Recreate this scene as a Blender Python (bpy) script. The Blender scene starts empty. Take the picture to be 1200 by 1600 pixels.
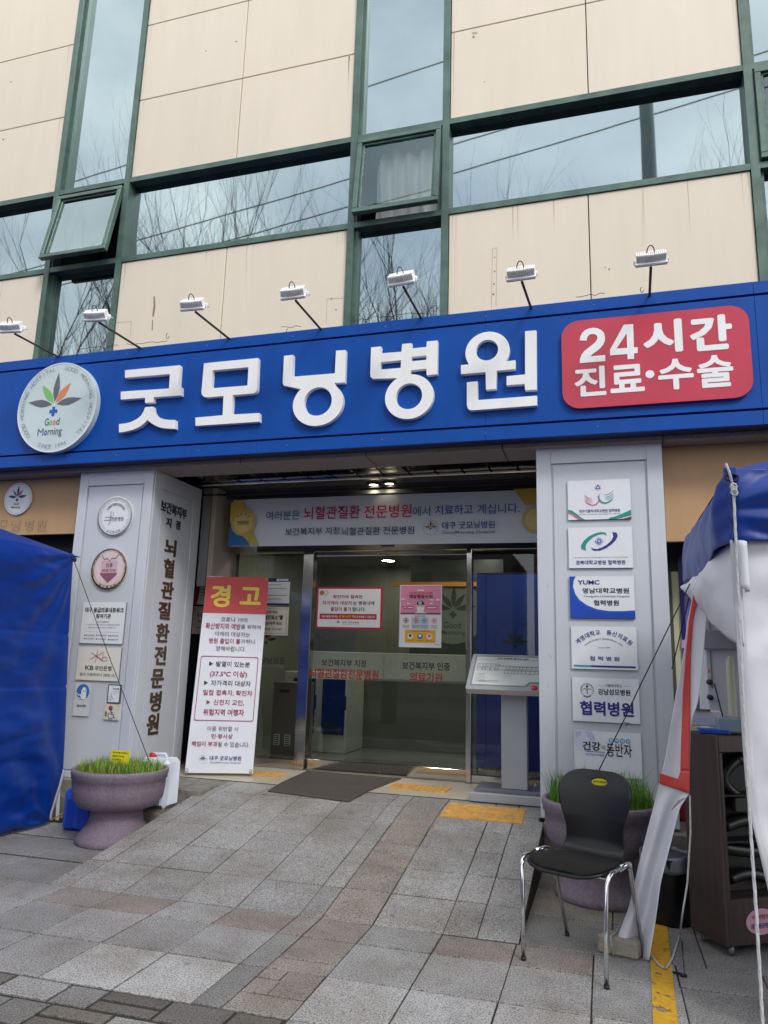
import bpy, math, random
from mathutils import Vector, Matrix, noise
from mathutils.geometry import tessellate_polygon
R = math.radians
S = bpy.context.scene
COL = S.collection
random.seed(7)

# ------------------------------------------------------------------ camera
A_X, A_Y, A_Z, FPX = R(11.39002082), R(-1.65952499), R(16.77741834), 1144.44
RM = Matrix.Rotation(A_Z, 3, 'Z') @ Matrix.Rotation(A_X, 3, 'X') @ Matrix.Rotation(A_Y, 3, 'Y')
CAMP = Vector((0, 0, 1.48))
cam = bpy.data.cameras.new('camera'); camo = bpy.data.objects.new('camera', cam); COL.objects.link(camo)
cam.sensor_fit = 'VERTICAL'; cam.sensor_height = 24; cam.lens = FPX / 1600 * 24
cam.clip_start = 0.05; cam.clip_end = 500
rt, fw, up = RM @ Vector((1, 0, 0)), RM @ Vector((0, 1, 0)), RM @ Vector((0, 0, 1))
m3 = Matrix((rt, up, -fw)).transposed()
camo.matrix_world = Matrix.Translation(CAMP) @ m3.to_4x4()
S.camera = camo

def ray(px, py):
    return RM @ Vector(((px - 600) / FPX, 1, -(py - 800) / FPX))
def W(px, py, X=None, Y=None, Z=None):
    d = ray(px, py)
    if Y is not None: t = Y / d.y
    elif Z is not None: t = (Z - CAMP.z) / d.z
    else: t = X / d.x
    return CAMP + d * t

# ------------------------------------------------------------------ world and sun
SUN_DIR = Vector((.75, -.85, 1.05)).normalized()      # from the scene towards the sun
SUN_EL, SUN_AZ = math.asin(SUN_DIR.z), math.atan2(SUN_DIR.x, SUN_DIR.y)
wd = bpy.data.worlds.new('World'); S.world = wd; wd.use_nodes = True
nt = wd.node_tree; N = nt.nodes; L = nt.links
bg = N['Background']; bg.inputs['Strength'].default_value = 0.1
sky = N.new('ShaderNodeTexSky'); sky.sky_type = 'NISHITA'; sky.sun_disc = False
sky.sun_elevation = SUN_EL; sky.sun_rotation = SUN_AZ; sky.air_density = 1.0; sky.dust_density = 2.5
tc = N.new('ShaderNodeTexCoord'); mp = N.new('ShaderNodeMapping'); mp.inputs['Scale'].default_value = (1, 1, 1.8)
nz = N.new('ShaderNodeTexNoise'); nz.inputs['Scale'].default_value = 2.2; nz.inputs['Detail'].default_value = 7; nz.inputs['Roughness'].default_value = .55
cr = N.new('ShaderNodeValToRGB'); cr.color_ramp.elements[0].position = .36; cr.color_ramp.elements[1].position = .62
cr.color_ramp.elements[0].color = (.55, .55, .55, 1); cr.color_ramp.elements[1].color = (1, 1, 1, 1)
nz2 = N.new('ShaderNodeTexNoise'); nz2.inputs['Scale'].default_value = 3.1; nz2.inputs['Detail'].default_value = 6
cr2 = N.new('ShaderNodeValToRGB'); cr2.color_ramp.elements[0].color = (5.4, 5.7, 6.1, 1); cr2.color_ramp.elements[1].color = (10.8, 10.7, 10.5, 1)
cr2.color_ramp.elements[0].position = .3; cr2.color_ramp.elements[1].position = .7
mx = N.new('ShaderNodeMix'); mx.data_type = 'RGBA'
L.new(tc.outputs['Generated'], mp.inputs[0]); L.new(mp.outputs[0], nz.inputs['Vector']); L.new(mp.outputs[0], nz2.inputs['Vector'])
L.new(nz.outputs['Fac'], cr.inputs[0]); L.new(nz2.outputs['Fac'], cr2.inputs[0])
L.new(cr.outputs[0], mx.inputs[0]); L.new(sky.outputs[0], mx.inputs[6]); L.new(cr2.outputs[0], mx.inputs[7])
L.new(mx.outputs[2], bg.inputs['Color'])
sun = bpy.data.lights.new('sun', 'SUN'); sun.energy = 0.9; sun.angle = R(14); sun.color = (1, .965, .92)
suno = bpy.data.objects.new('sun', sun); COL.objects.link(suno)
suno.rotation_euler = (-SUN_DIR).to_track_quat('-Z', 'Y').to_euler()
S.view_settings.view_transform = 'Standard'; S.view_settings.look = 'None'
S.view_settings.exposure = 1.08; S.view_settings.gamma = 1
S.cycles.max_bounces = 8; S.cycles.transparent_max_bounces = 12; S.cycles.glossy_bounces = 5
S.cycles.caustics_reflective = False; S.cycles.caustics_refractive = False
S.cycles.use_denoising = True
S.cycles.sample_clamp_indirect = 4

# ------------------------------------------------------------------ materials
MATS = {}
def lin(c):
    return tuple(((v / 255) / 12.92 if v / 255 <= .04045 else ((v / 255 + .055) / 1.055) ** 2.4) for v in c)
def mat(name, c, rough=.6, metal=0., var=.06, scale=3., bump=0., bscale=60., spec=.5, stretch=None, srgb=True, coat=0., dark2=None, attr=None, trans=0., streak=0.):
    if name in MATS: return MATS[name]
    m = bpy.data.materials.new(name); m.use_nodes = True; MATS[name] = m
    t = m.node_tree; n = t.nodes; l = t.links; b = n['Principled BSDF']
    col = lin(c) if srgb else c
    tcn = n.new('ShaderNodeTexCoord'); mpn = n.new('ShaderNodeMapping'); l.new(tcn.outputs['Object'], mpn.inputs[0])
    if stretch: mpn.inputs['Scale'].default_value = stretch
    no = n.new('ShaderNodeTexNoise'); no.inputs['Scale'].default_value = scale; no.inputs['Detail'].default_value = 5; no.inputs['Roughness'].default_value = .6
    l.new(mpn.outputs[0], no.inputs['Vector'])
    r = n.new('ShaderNodeValToRGB'); r.color_ramp.elements[0].position = .3; r.color_ramp.elements[1].position = .7
    lo = dark2 if dark2 else tuple(max(0, v * (1 - var * 2)) for v in col)
    hi = tuple(min(1, v * (1 + var)) for v in col)
    r.color_ramp.elements[0].color = (*lo, 1); r.color_ramp.elements[1].color = (*hi, 1)
    l.new(no.outputs['Fac'], r.inputs[0])
    src = r.outputs[0]
    if attr:
        a = n.new('ShaderNodeVertexColor'); a.layer_name = attr
        q = n.new('ShaderNodeMix'); q.data_type = 'RGBA'; q.blend_type = 'MULTIPLY'; q.inputs[0].default_value = 1
        l.new(a.outputs[0], q.inputs[6]); l.new(src, q.inputs[7]); src = q.outputs[2]
    if streak:
        ms_ = n.new('ShaderNodeMapping'); ms_.inputs['Scale'].default_value = (5, 5, .5); l.new(tcn.outputs['Object'], ms_.inputs[0])
        ns_ = n.new('ShaderNodeTexNoise'); ns_.inputs['Scale'].default_value = 1.3; ns_.inputs['Detail'].default_value = 9; ns_.inputs['Roughness'].default_value = .62; ns_.inputs['Distortion'].default_value = .35; l.new(ms_.outputs[0], ns_.inputs['Vector'])
        rs_ = n.new('ShaderNodeMapRange'); rs_.inputs[1].default_value = .42; rs_.inputs[2].default_value = .7; rs_.inputs[3].default_value = 1; rs_.inputs[4].default_value = 1 - streak; l.new(ns_.outputs['Fac'], rs_.inputs[0])
        q = n.new('ShaderNodeMix'); q.data_type = 'RGBA'; q.blend_type = 'MULTIPLY'; q.inputs[0].default_value = 1
        l.new(src, q.inputs[6]); l.new(rs_.outputs[0], q.inputs[7]); src = q.outputs[2]
    l.new(src, b.inputs['Base Color'])
    b.inputs['Roughness'].default_value = rough; b.inputs['Metallic'].default_value = metal
    b.inputs['Specular IOR Level'].default_value = spec
    if coat: b.inputs['Coat Weight'].default_value = coat
    rr = n.new('ShaderNodeMapRange'); rr.inputs[3].default_value = max(0.02, rough - .07); rr.inputs[4].default_value = min(1, rough + .07)
    l.new(no.outputs['Fac'], rr.inputs[0]); l.new(rr.outputs[0], b.inputs['Roughness'])
    if bump:
        bn = n.new('ShaderNodeTexNoise'); bn.inputs['Scale'].default_value = bscale; bn.inputs['Detail'].default_value = 6
        l.new(mpn.outputs[0] if stretch else tcn.outputs['Object'], bn.inputs['Vector'])
        bp = n.new('ShaderNodeBump'); bp.inputs['Strength'].default_value = bump; bp.inputs['Distance'].default_value = .01
        l.new(bn.outputs['Fac'], bp.inputs['Height']); l.new(bp.outputs[0], b.inputs['Normal'])
    if trans: b.inputs['Transmission Weight'].default_value = trans
    return m
def emit(name, c, s):
    m = bpy.data.materials.new(name); m.use_nodes = True; b = m.node_tree.nodes['Principled BSDF']
    b.inputs['Base Color'].default_value = (*c, 1); b.inputs['Emission Color'].default_value = (*c, 1); b.inputs['Emission Strength'].default_value = s
    return m
def glass(name, tint, refl_tint, base=.08, rough=.01, ripple=0.):
    m = bpy.data.materials.new(name); m.use_nodes = True; t = m.node_tree; n = t.nodes; l = t.links
    n.remove(n['Principled BSDF'])
    tr = n.new('ShaderNodeBsdfTransparent'); tr.inputs[0].default_value = (*tint, 1)
    gl = n.new('ShaderNodeBsdfGlossy'); gl.inputs['Color'].default_value = (*refl_tint, 1); gl.inputs['Roughness'].default_value = rough
    fr = n.new('ShaderNodeFresnel'); fr.inputs[0].default_value = 1.5
    mr = n.new('ShaderNodeMath'); mr.operation = 'MULTIPLY_ADD'; mr.inputs[1].default_value = 1.0 - base; mr.inputs[2].default_value = base; mr.use_clamp = True
    l.new(fr.outputs[0], mr.inputs[0])
    ms = n.new('ShaderNodeMixShader'); l.new(mr.outputs[0], ms.inputs[0]); l.new(tr.outputs[0], ms.inputs[1]); l.new(gl.outputs[0], ms.inputs[2])
    l.new(ms.outputs[0], n['Material Output'].inputs[0])
    if ripple:
        tcn = n.new('ShaderNodeTexCoord'); no = n.new('ShaderNodeTexNoise'); no.inputs['Scale'].default_value = .9; no.inputs['Detail'].default_value = 1
        bp = n.new('ShaderNodeBump'); bp.inputs['Strength'].default_value = ripple; bp.inputs['Distance'].default_value = .01
        l.new(tcn.outputs['Object'], no.inputs['Vector']); l.new(no.outputs['Fac'], bp.inputs['Height']); l.new(bp.outputs[0], gl.inputs['Normal']); l.new(bp.outputs[0], fr.inputs['Normal'])
    return m

# ------------------------------------------------------------------ mesh builder
class MB:
    def __init__(s): s.v = []; s.f = []; s.m = []; s.sm = []; s.c = []; s.cc = (1, 1, 1)
    def add(s, vs, fs, m, smooth=False):
        o = len(s.v); s.v += [Vector(p) for p in vs]
        for f in fs: s.f.append([i + o for i in f]); s.m.append(m); s.sm.append(smooth); s.c.append(s.cc)
        return s
    def quad(s, a, b, c, d, m): return s.add([a, b, c, d], [(0, 1, 2, 3)], m)
    def box(s, a, b, m, bev=0.):
        x0, x1 = sorted((a[0], b[0])); y0, y1 = sorted((a[1], b[1])); z0, z1 = sorted((a[2], b[2]))
        if bev <= 0:
            vs = [(x, y, z) for z in (z0, z1) for y in (y0, y1) for x in (x0, x1)]
            return s.add(vs, [(0, 2, 3, 1), (4, 5, 7, 6), (0, 1, 5, 4), (2, 6, 7, 3), (0, 4, 6, 2), (1, 3, 7, 5)], m)
        return s.obox(Matrix.Translation(((x0 + x1) / 2, (y0 + y1) / 2, (z0 + z1) / 2)), ((x1 - x0) / 2, (y1 - y0) / 2, (z1 - z0) / 2), m, bev)
    def obox(s, M, h, m, bev=0., smooth=False):
        bev = min(bev, min(h) * .49)
        vs = []; 
        if bev <= 0:
            vs = [M @ Vector((x * h[0], y * h[1], z * h[2])) for z in (-1, 1) for y in (-1, 1) for x in (-1, 1)]
            return s.add(vs, [(0, 2, 3, 1), (4, 5, 7, 6), (0, 1, 5, 4), (2, 6, 7, 3), (0, 4, 6, 2), (1, 3, 7, 5)], m)
        idx = {}
        for sx in (-1, 1):
            for sy in (-1, 1):
                for sz in (-1, 1):
                    for k in range(3):
                        p = [sx * (h[0] - bev), sy * (h[1] - bev), sz * (h[2] - bev)]
                        p[k] += (sx, sy, sz)[k] * bev
                        idx[(sx, sy, sz, k)] = len(vs); vs.append(M @ Vector(p))
        fs = []
        for k in range(3):
            for sg in (-1, 1):
                a, b = [i for i in range(3) if i != k]
                q = []
                for (p, r) in ((-1, -1), (1, -1), (1, 1), (-1, 1)):
                    sg3 = [0, 0, 0]; sg3[k] = sg; sg3[a] = p; sg3[b] = r
                    q.append(idx[(*sg3, k)])
                fs.append(q if (sg > 0) == (k != 1) else q[::-1])
        for k in range(3):
            a, b = [i for i in range(3) if i != k]
            for p in (-1, 1):
                for r in (-1, 1):
                    l0 = [0, 0, 0]; l0[k] = -1; l0[a] = p; l0[b] = r; l1 = list(l0); l1[k] = 1
                    fs.append([idx[(*l0, a)], idx[(*l1, a)], idx[(*l1, b)], idx[(*l0, b)]])
        for sx in (-1, 1):
            for sy in (-1, 1):
                for sz in (-1, 1): fs.append([idx[(sx, sy, sz, 0)], idx[(sx, sy, sz, 1)], idx[(sx, sy, sz, 2)]])
        return s.add(vs, fs, m, smooth)
    def tube(s, pts, r, m, seg=10, cap=True, smooth=True):
        pts = [Vector(p) for p in pts]; n = len(pts)
        rs = r if isinstance(r, (list, tuple)) else [r] * n
        rings = []; prev = None
        for i, p in enumerate(pts):
            d = (pts[min(i + 1, n - 1)] - pts[max(i - 1, 0)]).normalized()
            a = prev if prev else (Vector((0, 0, 1)) if abs(d.z) < .9 else Vector((1, 0, 0)))
            u = (a - d * a.dot(d)).normalized(); prev = u; w = d.cross(u)
            rings.append([p + (u * math.cos(2 * math.pi * k / seg) + w * math.sin(2 * math.pi * k / seg)) * rs[i] for k in range(seg)])
        vs = [q for rr in rings for q in rr]; fs = []
        for i in range(n - 1):
            for k in range(seg):
                k2 = (k + 1) % seg
                fs.append((i * seg + k, i * seg + k2, (i + 1) * seg + k2, (i + 1) * seg + k))
        if cap: fs.append(tuple(range(seg))[::-1]); fs.append(tuple((n - 1) * seg + k for k in range(seg)))
        return s.add(vs, fs, m, smooth)
    def lathe(s, c, prof, m, seg=48, smooth=True, cap=False):
        vs = []; fs = []
        for (r, z) in prof:
            for k in range(seg):
                t = 2 * math.pi * k / seg; vs.append((c[0] + r * math.cos(t), c[1] + r * math.sin(t), c[2] + z))
        for i in range(len(prof) - 1):
            for k in range(seg):
                k2 = (k + 1) % seg; fs.append((i * seg + k, i * seg + k2, (i + 1) * seg + k2, (i + 1) * seg + k))
        if cap: fs.append(tuple(range(seg))[::-1]); fs.append(tuple((len(prof) - 1) * seg + k for k in range(seg)))
        return s.add(vs, fs, m, smooth)
    def surf(s, fn, nu, nv, m, smooth=True, closeu=False):
        vs = [fn(i / nu, j / nv) for i in range(nu + 1) for j in range(nv + 1)]
        fs = [(i * (nv + 1) + j, (i + 1) * (nv + 1) + j, (i + 1) * (nv + 1) + j + 1, i * (nv + 1) + j + 1) for i in range(nu) for j in range(nv)]
        return s.add(vs, fs, m, smooth)
    def build(s, name, parent=None, label=None, cat=None, group=None, kind=None, solid=0., sub=0, bevel=0., weld=False):
        me = bpy.data.meshes.new(name); me.from_pydata(s.v, [], s.f)
        ml = []
        for mm in s.m:
            if mm not in ml: ml.append(mm)
        for mm in ml: me.materials.append(mm)
        for i, p in enumerate(me.polygons): p.material_index = ml.index(s.m[i]); p.use_smooth = s.sm[i]
        if any(c != (1, 1, 1) for c in s.c):
            ca = me.color_attributes.new('Col', 'FLOAT_COLOR', 'CORNER')
            for i, p in enumerate(me.polygons):
                for li in p.loop_indices: ca.data[li].color = (*s.c[i], 1)
        me.update()
        o = bpy.data.objects.new(name, me); COL.objects.link(o)
        if weld:
            w_ = o.modifiers.new('w', 'WELD'); w_.merge_threshold = 1e-5
        if solid:
            q = o.modifiers.new('s', 'SOLIDIFY'); q.thickness = solid; q.offset = 0
        if bevel:
            q = o.modifiers.new('b', 'BEVEL'); q.width = bevel; q.segments = 2; q.limit_method = 'ANGLE'
        if sub:
            q = o.modifiers.new('d', 'SUBSURF'); q.levels = sub; q.render_levels = sub
        if parent is not None:
            o.parent = parent; o.matrix_parent_inverse = parent.matrix_world.inverted()
        tag(o, label, cat, group, kind)
        return o
def tag(o, label=None, cat=None, group=None, kind=None):
    if label: o['label'] = label
    if cat: o['category'] = cat
    if group: o['group'] = group
    if kind: o['kind'] = kind
    return o
def thing(name, loc, label, cat, group=None):
    o = bpy.data.objects.new(name, None); COL.objects.link(o); o.location = loc; o.empty_display_size = .1
    o.matrix_world = Matrix.Translation(loc)
    return tag(o, label, cat, group)

# ------------------------------------------------------------------ text meshes
TCACHE = {}
_keep = bpy.data.curves.new('keep', 'FONT'); _keepf = _keep.font
def glyphs(body, bold):
    k = (body, bold)
    if k in TCACHE: return TCACHE[k]
    cu = bpy.data.curves.new('t', 'FONT'); cu.body = body; cu.offset = bold; cu.resolution_u = 3
    o = bpy.data.objects.new('t', cu); COL.objects.link(o)
    me = bpy.data.meshes.new_from_object(o)
    vs = [(v.co.x, v.co.y) for v in me.vertices]; fs = [tuple(p.vertices) for p in me.polygons]
    bpy.data.objects.remove(o); bpy.data.curves.remove(cu); bpy.data.meshes.remove(me)
    xs = [v[0] for v in vs]; ys = [v[1] for v in vs]
    TCACHE[k] = (vs, fs, min(xs), max(xs), min(ys), max(ys))
    return TCACHE[k]
def bolds(bold):
    """heavy weights: a light glyph laid down several times, each copy a hair above the last"""
    if bold <= .016: return bold, [(0, 0)]
    e = bold - .008
    return .008, [(0, 0), (e, 0), (-e, 0), (0, e), (0, -e), (e * .7, e * .7), (-e * .7, e * .7), (e * .7, -e * .7), (-e * .7, -e * .7)]

class Plane:
    """a flat face of the scene: o origin, u to the right, v up, n towards the viewer"""
    def __init__(s, o, u, v):
        s.o = Vector(o); s.u = Vector(u).normalized(); v = Vector(v); s.v = (v - s.u * v.dot(s.u)).normalized(); s.n = s.u.cross(s.v)
        if s.n.dot(CAMP - s.o) < 0: s.n = -s.n
    def at(s, px, py):
        d = ray(px, py); t = (s.o - CAMP).dot(s.n) / d.dot(s.n); p = CAMP + d * t - s.o
        return (p.dot(s.u), p.dot(s.v))
    def w(s, u, v, d=0.): return s.o + s.u * u + s.v * v + s.n * d
def YP(y): return Plane((0, y, 0), (1, 0, 0), (0, 0, 1))
def rect_plane(tl, tr, bl): return Plane(tl, tr - tl, tl - bl)

def uvpoly(mb, pl, loops, mt, d=0., thick=0., back=False):
    """loops: list of loops of (u, v); first outer, rest holes"""
    L3 = [[Vector((a, b, 0)) for a, b in lp] for lp in loops]
    flat = [p for lp in L3 for p in lp]
    tris = tessellate_polygon(L3)
    sgn = pl.u.cross(pl.v).dot(pl.n)
    fs = []
    for t in tris:
        a, b, c = (flat[i] for i in t)
        cr_ = (b - a).cross(c - a).z * sgn
        fs.append(tuple(t) if cr_ > 0 else tuple(t)[::-1])
    mb.add([pl.w(p.x, p.y, d) for p in flat], fs, mt)
    if thick:
        for lp in L3:
            n = len(lp)
            vs = [pl.w(p.x, p.y, d) for p in lp] + [pl.w(p.x, p.y, d - thick) for p in lp]
            mb.add(vs, [(i, (i + 1) % n, n + (i + 1) % n, n + i) for i in range(n)], mt)
        if back: mb.add([pl.w(p.x, p.y, d - thick) for p in flat], [f[::-1] for f in fs], mt)
def circ(cx, cy, rx, ry=None, n=40, a0=0, a1=360):
    ry = ry or rx
    full = abs(a1 - a0) >= 360
    return [(cx + rx * math.cos(R(a0 + (a1 - a0) * i / n)), cy + ry * math.sin(R(a0 + (a1 - a0) * i / n))) for i in range(n if full else n + 1)]
def rrect(x0, x1, y0, y1, r, n=8):
    p = []
    for cx, cy, a in ((x1 - r, y1 - r, 0), (x0 + r, y1 - r, 90), (x0 + r, y0 + r, 180), (x1 - r, y0 + r, 270)):
        p += circ(cx, cy, r, n=n, a0=a, a1=a + 90)
    return p

class Sheet:
    """printed matter on a plate: normalized coords x 0..1 left to right, y 0..1 top to bottom"""
    def __init__(s, pl, u0, u1, v0, v1): s.pl = pl; s.u0, s.u1, s.v0, s.v1 = u0, u1, v0, v1; s.mb = MB(); s.d = .0012
    @property
    def asp(s): return (s.u1 - s.u0) / (s.v1 - s.v0)
    def U(s, x, y): return (s.u0 + (s.u1 - s.u0) * x, s.v1 - (s.v1 - s.v0) * y)
    def poly(s, pts, m, lay=1, holes=()): uvpoly(s.mb, s.pl, [[s.U(*p) for p in pts]] + [[s.U(*p) for p in h] for h in holes], m, s.d * lay)
    def rect(s, x0, x1, y0, y1, m, lay=1): s.poly([(x0, y0), (x1, y0), (x1, y1), (x0, y1)], m, lay)
    def disc(s, cx, cy, r, m, lay=1, a0=0, a1=360, n=32): s.poly([(cx + p[0], cy + p[1] * s.asp) for p in circ(0, 0, r, n=n, a0=a0, a1=a1)], m, lay)
    def ring(s, cx, cy, r, w, m, lay=1, n=36):
        s.poly([(cx + p[0], cy + p[1] * s.asp) for p in circ(0, 0, r, n=n)], m, lay, holes=[[(cx + p[0], cy + p[1] * s.asp) for p in circ(0, 0, r - w, n=n)]])
    def line(s, pts, w, m, lay=1):
        n = len(pts); a = []; b = []
        ws = w if isinstance(w, (list, tuple)) else [w] * n
        for i in range(n):
            p0 = pts[max(i - 1, 0)]; p1 = pts[min(i + 1, n - 1)]
            dx, dy = p1[0] - p0[0], (p1[1] - p0[1]) / s.asp; l_ = math.hypot(dx, dy) or 1
            nx, ny = -dy / l_, dx / l_
            a.append((pts[i][0] + nx * ws[i] / 2, pts[i][1] + ny * ws[i] / 2 * s.asp)); b.append((pts[i][0] - nx * ws[i] / 2, pts[i][1] - ny * ws[i] / 2 * s.asp))
        for i in range(n - 1):
            q = [s.pl.w(*s.U(*p), s.d * lay) for p in (a[i], a[i + 1], b[i + 1], b[i])]
            s.mb.quad(*q, m)
    def text(s, body, x0, x1, y0, y1, m, bold=0., lay=2):
        bb, sh_ = bolds(bold); vs, fs, a, b, c, d = glyphs(body, bb); e = max(abs(q[0]) for q in sh_); a -= e; b += e; c -= e; d += e
        for i, (ox, oy) in enumerate(sh_):
            P = [s.pl.w(*s.U(x0 + (x1 - x0) * (v[0] + ox - a) / (b - a), y1 - (y1 - y0) * (v[1] + oy - c) / (d - c)), s.d * lay + i * .00004) for v in vs]
            s.mb.add(P, fs, m)
    def arc(s, body, cx, cy, r, a0, a1, size, m, bold=0., inward=False, lay=2):
        n = len(body)
        for i, ch in enumerate(body):
            if ch == ' ': continue
            bb, sh_ = bolds(bold); vs, fs, a, b, c, d = glyphs(ch, bb)
            t = R(a0 + (a1 - a0) * (i + .5) / n); mx_ = (a + b) / 2
            for k_, (ox, oy) in enumerate(sh_):
                o = []
                for v in vs:
                    gx, gy = (v[0] + ox - mx_) * size, (v[1] + oy) * size
                    sg = -1 if inward else 1
                    rr = r + sg * gy * 0 + (0 if inward else 0)
                    # upright glyph turned to the tangent at its own centre
                    ct, st = math.cos(t), math.sin(t)
                    if inward: X_ = cx + r * ct - gx * st * 1 * -1 * -1 - gy * ct; Y_ = r * st + gx * ct - gy * st
                    else: X_ = cx + r * ct + gx * st + gy * ct; Y_ = r * st - gx * ct + gy * st
                    o.append(s.pl.w(*s.U(X_, cy - Y_ * s.asp), s.d * lay + k_ * .00004))
                s.mb.add(o, fs, m)
def pxtext(mb, pl, body, xl, xr, yt, yb, m, bold=0., d=.002, thick=0., yc=None):
    xc = (xl + xr) / 2; yc = yc or (yt + yb) / 2
    u0 = pl.at(xl, yc)[0]; u1 = pl.at(xr, yc)[0]; v1 = pl.at(xc, yt)[1]; v0 = pl.at(xc, yb)[1]
    bb, sh_ = bolds(bold); vs0, fs, a, b, c, e = glyphs(body, bb); g_ = max(abs(q[0]) for q in sh_); a -= g_; b += g_; c -= g_; e += g_
    f = lambda v, dd: pl.w(u0 + (u1 - u0) * (v[0] - a) / (b - a), v0 + (v1 - v0) * (v[1] - c) / (e - c), dd)
    for k_, (ox, oy) in enumerate(sh_):
      vs = [(v[0] + ox, v[1] + oy) for v in vs0]; d += .00004
      mb.add([f(v, d) for v in vs], fs, m)
      if thick:
        from collections import Counter
        cnt = Counter(tuple(sorted((f_[i], f_[(i + 1) % len(f_)]))) for f_ in fs for i in range(len(f_)))
        for e_, k in cnt.items():
            if k == 1:
                a_, b_ = e_; mb.add([f(vs[a_], d), f(vs[b_], d), f(vs[b_], d - thick), f(vs[a_], d - thick)], [(0, 1, 2, 3)], m)
def sheet_px(pl, tl, tr, bl, br):
    """sheet from the pixel corners of an (almost) upright rectangle on plane pl"""
    a, b, c, e = (pl.at(*p) for p in (tl, tr, bl, br))
    return Sheet(pl, (a[0] + c[0]) / 2, (b[0] + e[0]) / 2, (c[1] + e[1]) / 2, (a[1] + b[1]) / 2)
def leaf(s, cx, cy, r, cols, plus, lay=2):
    """five pointed leaves fanned over a small cross; angles from the horizontal"""
    for (ang, ln, wd_), c in zip(((8, 1.0, .2), (52, .86, .2), (88, 1.05, .19), (128, .86, .2), (172, 1.0, .2)), cols):
        pts = []; t = R(ang)
        for k, (q, w_) in enumerate(((.08, 0), (.3, .75), (.5, 1), (.7, .72), (1, 0), (.7, -.72), (.5, -1), (.3, -.75))):
            x = q * ln * math.cos(t) - w_ * wd_ * .62 * math.sin(t); y = q * ln * math.sin(t) + w_ * wd_ * .62 * math.cos(t)
            pts.append((cx + x * r, cy - y * r * s.asp))
        s.poly(pts, c, lay)
    w_ = .055 * r; h_ = .15 * r; yy = cy + .22 * r * s.asp
    s.rect(cx - w_, cx + w_, yy - h_ * s.asp, yy + h_ * s.asp, plus, lay); s.rect(cx - h_, cx - w_, yy - w_ * s.asp, yy + w_ * s.asp, plus, lay); s.rect(cx + w_, cx + h_, yy - w_ * s.asp, yy + w_ * s.asp, plus, lay)

# palette
ink = mat('ink_black', (38, 40, 48), .6, var=.02); inkgrey = mat('ink_grey', (110, 114, 122), .6, var=.02)
navy = mat('ink_navy', (38, 44, 128), .5, var=.02); inkred = mat('ink_red', (150, 34, 60), .5, var=.02); cherry = mat('ink_cherry', (176, 24, 52), .5, var=.02)
inkblue = mat('ink_blue', (24, 84, 180), .5, var=.02); teal = mat('ink_teal', (18, 140, 130), .5, var=.02); pinkink = mat('ink_pink', (205, 100, 130), .5, var=.02)
green_ink = mat('ink_green', (120, 190, 95), .5, var=.02); orange_ink = mat('ink_orange', (212, 130, 80), .5, var=.02); paper = mat('paper_white', (226, 228, 234), .55, var=.02)
plate_white = mat('plate_white', (222, 225, 232), .35, var=.02, scale=8); greyleaf = mat('leaf_grey', (92, 98, 108), .5, var=.02)
yellow_ink = mat('ink_yellow', (235, 200, 60), .5, var=.02); goldm = mat('ink_gold', (205, 170, 60), .45, var=.08); cyan_ink = mat('ink_cyan', (40, 130, 190), .5, var=.02)
plate_edge = mat('plate_edge', (120, 124, 132), .4, metal=.3)

# ================================================================== SETTING: ground
def vary(c, a): 
    k = 1 + random.uniform(-a, a); return tuple(max(0, v * k) for v in c)
asph = mat('asphalt', (78, 78, 80), .9, var=.15, scale=30, bump=.5, bscale=180)
granite_t = mat('paving_granite', (1, 1, 1), .68, var=0, scale=120, bump=.25, bscale=240, srgb=False, dark2=(.28, .28, .3), attr='Col')
t_ = granite_t.node_tree
for n_ in t_.nodes:
    if n_.type == 'TEX_NOISE' and n_.inputs['Scale'].default_value == 120: n_.inputs['Detail'].default_value = 2; spk = n_
    if n_.type == 'VALTORGB': n_.color_ramp.elements[0].position = .36; n_.color_ramp.elements[1].position = .56; ramp_ = n_
# broad soft dirt over the slabs
n2 = t_.nodes.new('ShaderNodeTexNoise'); n2.inputs['Scale'].default_value = 1.6; n2.inputs['Detail'].default_value = 6; n2.inputs['Roughness'].default_value = .65
r2 = t_.nodes.new('ShaderNodeValToRGB'); r2.color_ramp.elements[0].position = .35; r2.color_ramp.elements[1].position = .62
r2.color_ramp.elements[0].color = (.72, .68, .63, 1); r2.color_ramp.elements[1].color = (1.05, 1.05, 1.05, 1)
tc_ = [n for n in t_.nodes if n.type == 'TEX_COORD'][0]; t_.links.new(tc_.outputs['Object'], n2.inputs['Vector']); t_.links.new(n2.outputs['Fac'], r2.inputs[0])
mm = t_.nodes.new('ShaderNodeMix'); mm.data_type = 'RGBA'; mm.blend_type = 'MULTIPLY'; mm.inputs[0].default_value = 1
t_.links.new(ramp_.outputs[0], mm.inputs[6]); t_.links.new(r2.outputs[0], mm.inputs[7])
vo = t_.nodes.new('ShaderNodeTexVoronoi'); vo.inputs['Scale'].default_value = 3.3; vo.inputs['Randomness'].default_value = 1
nd_ = t_.nodes.new('ShaderNodeTexNoise'); nd_.inputs['Scale'].default_value = 9; va_ = t_.nodes.new('ShaderNodeMix'); va_.data_type = 'RGBA'; va_.inputs[0].default_value = .06
t_.links.new(tc_.outputs['Object'], va_.inputs[6]); t_.links.new(nd_.outputs['Color'], va_.inputs[7]); t_.links.new(va_.outputs[2], vo.inputs['Vector'])
gr_ = t_.nodes.new('ShaderNodeMapRange'); gr_.inputs[1].default_value = .035; gr_.inputs[2].default_value = .06; gr_.inputs[3].default_value = .62; gr_.inputs[4].default_value = 1; t_.links.new(vo.outputs['Distance'], gr_.inputs[0])
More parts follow.
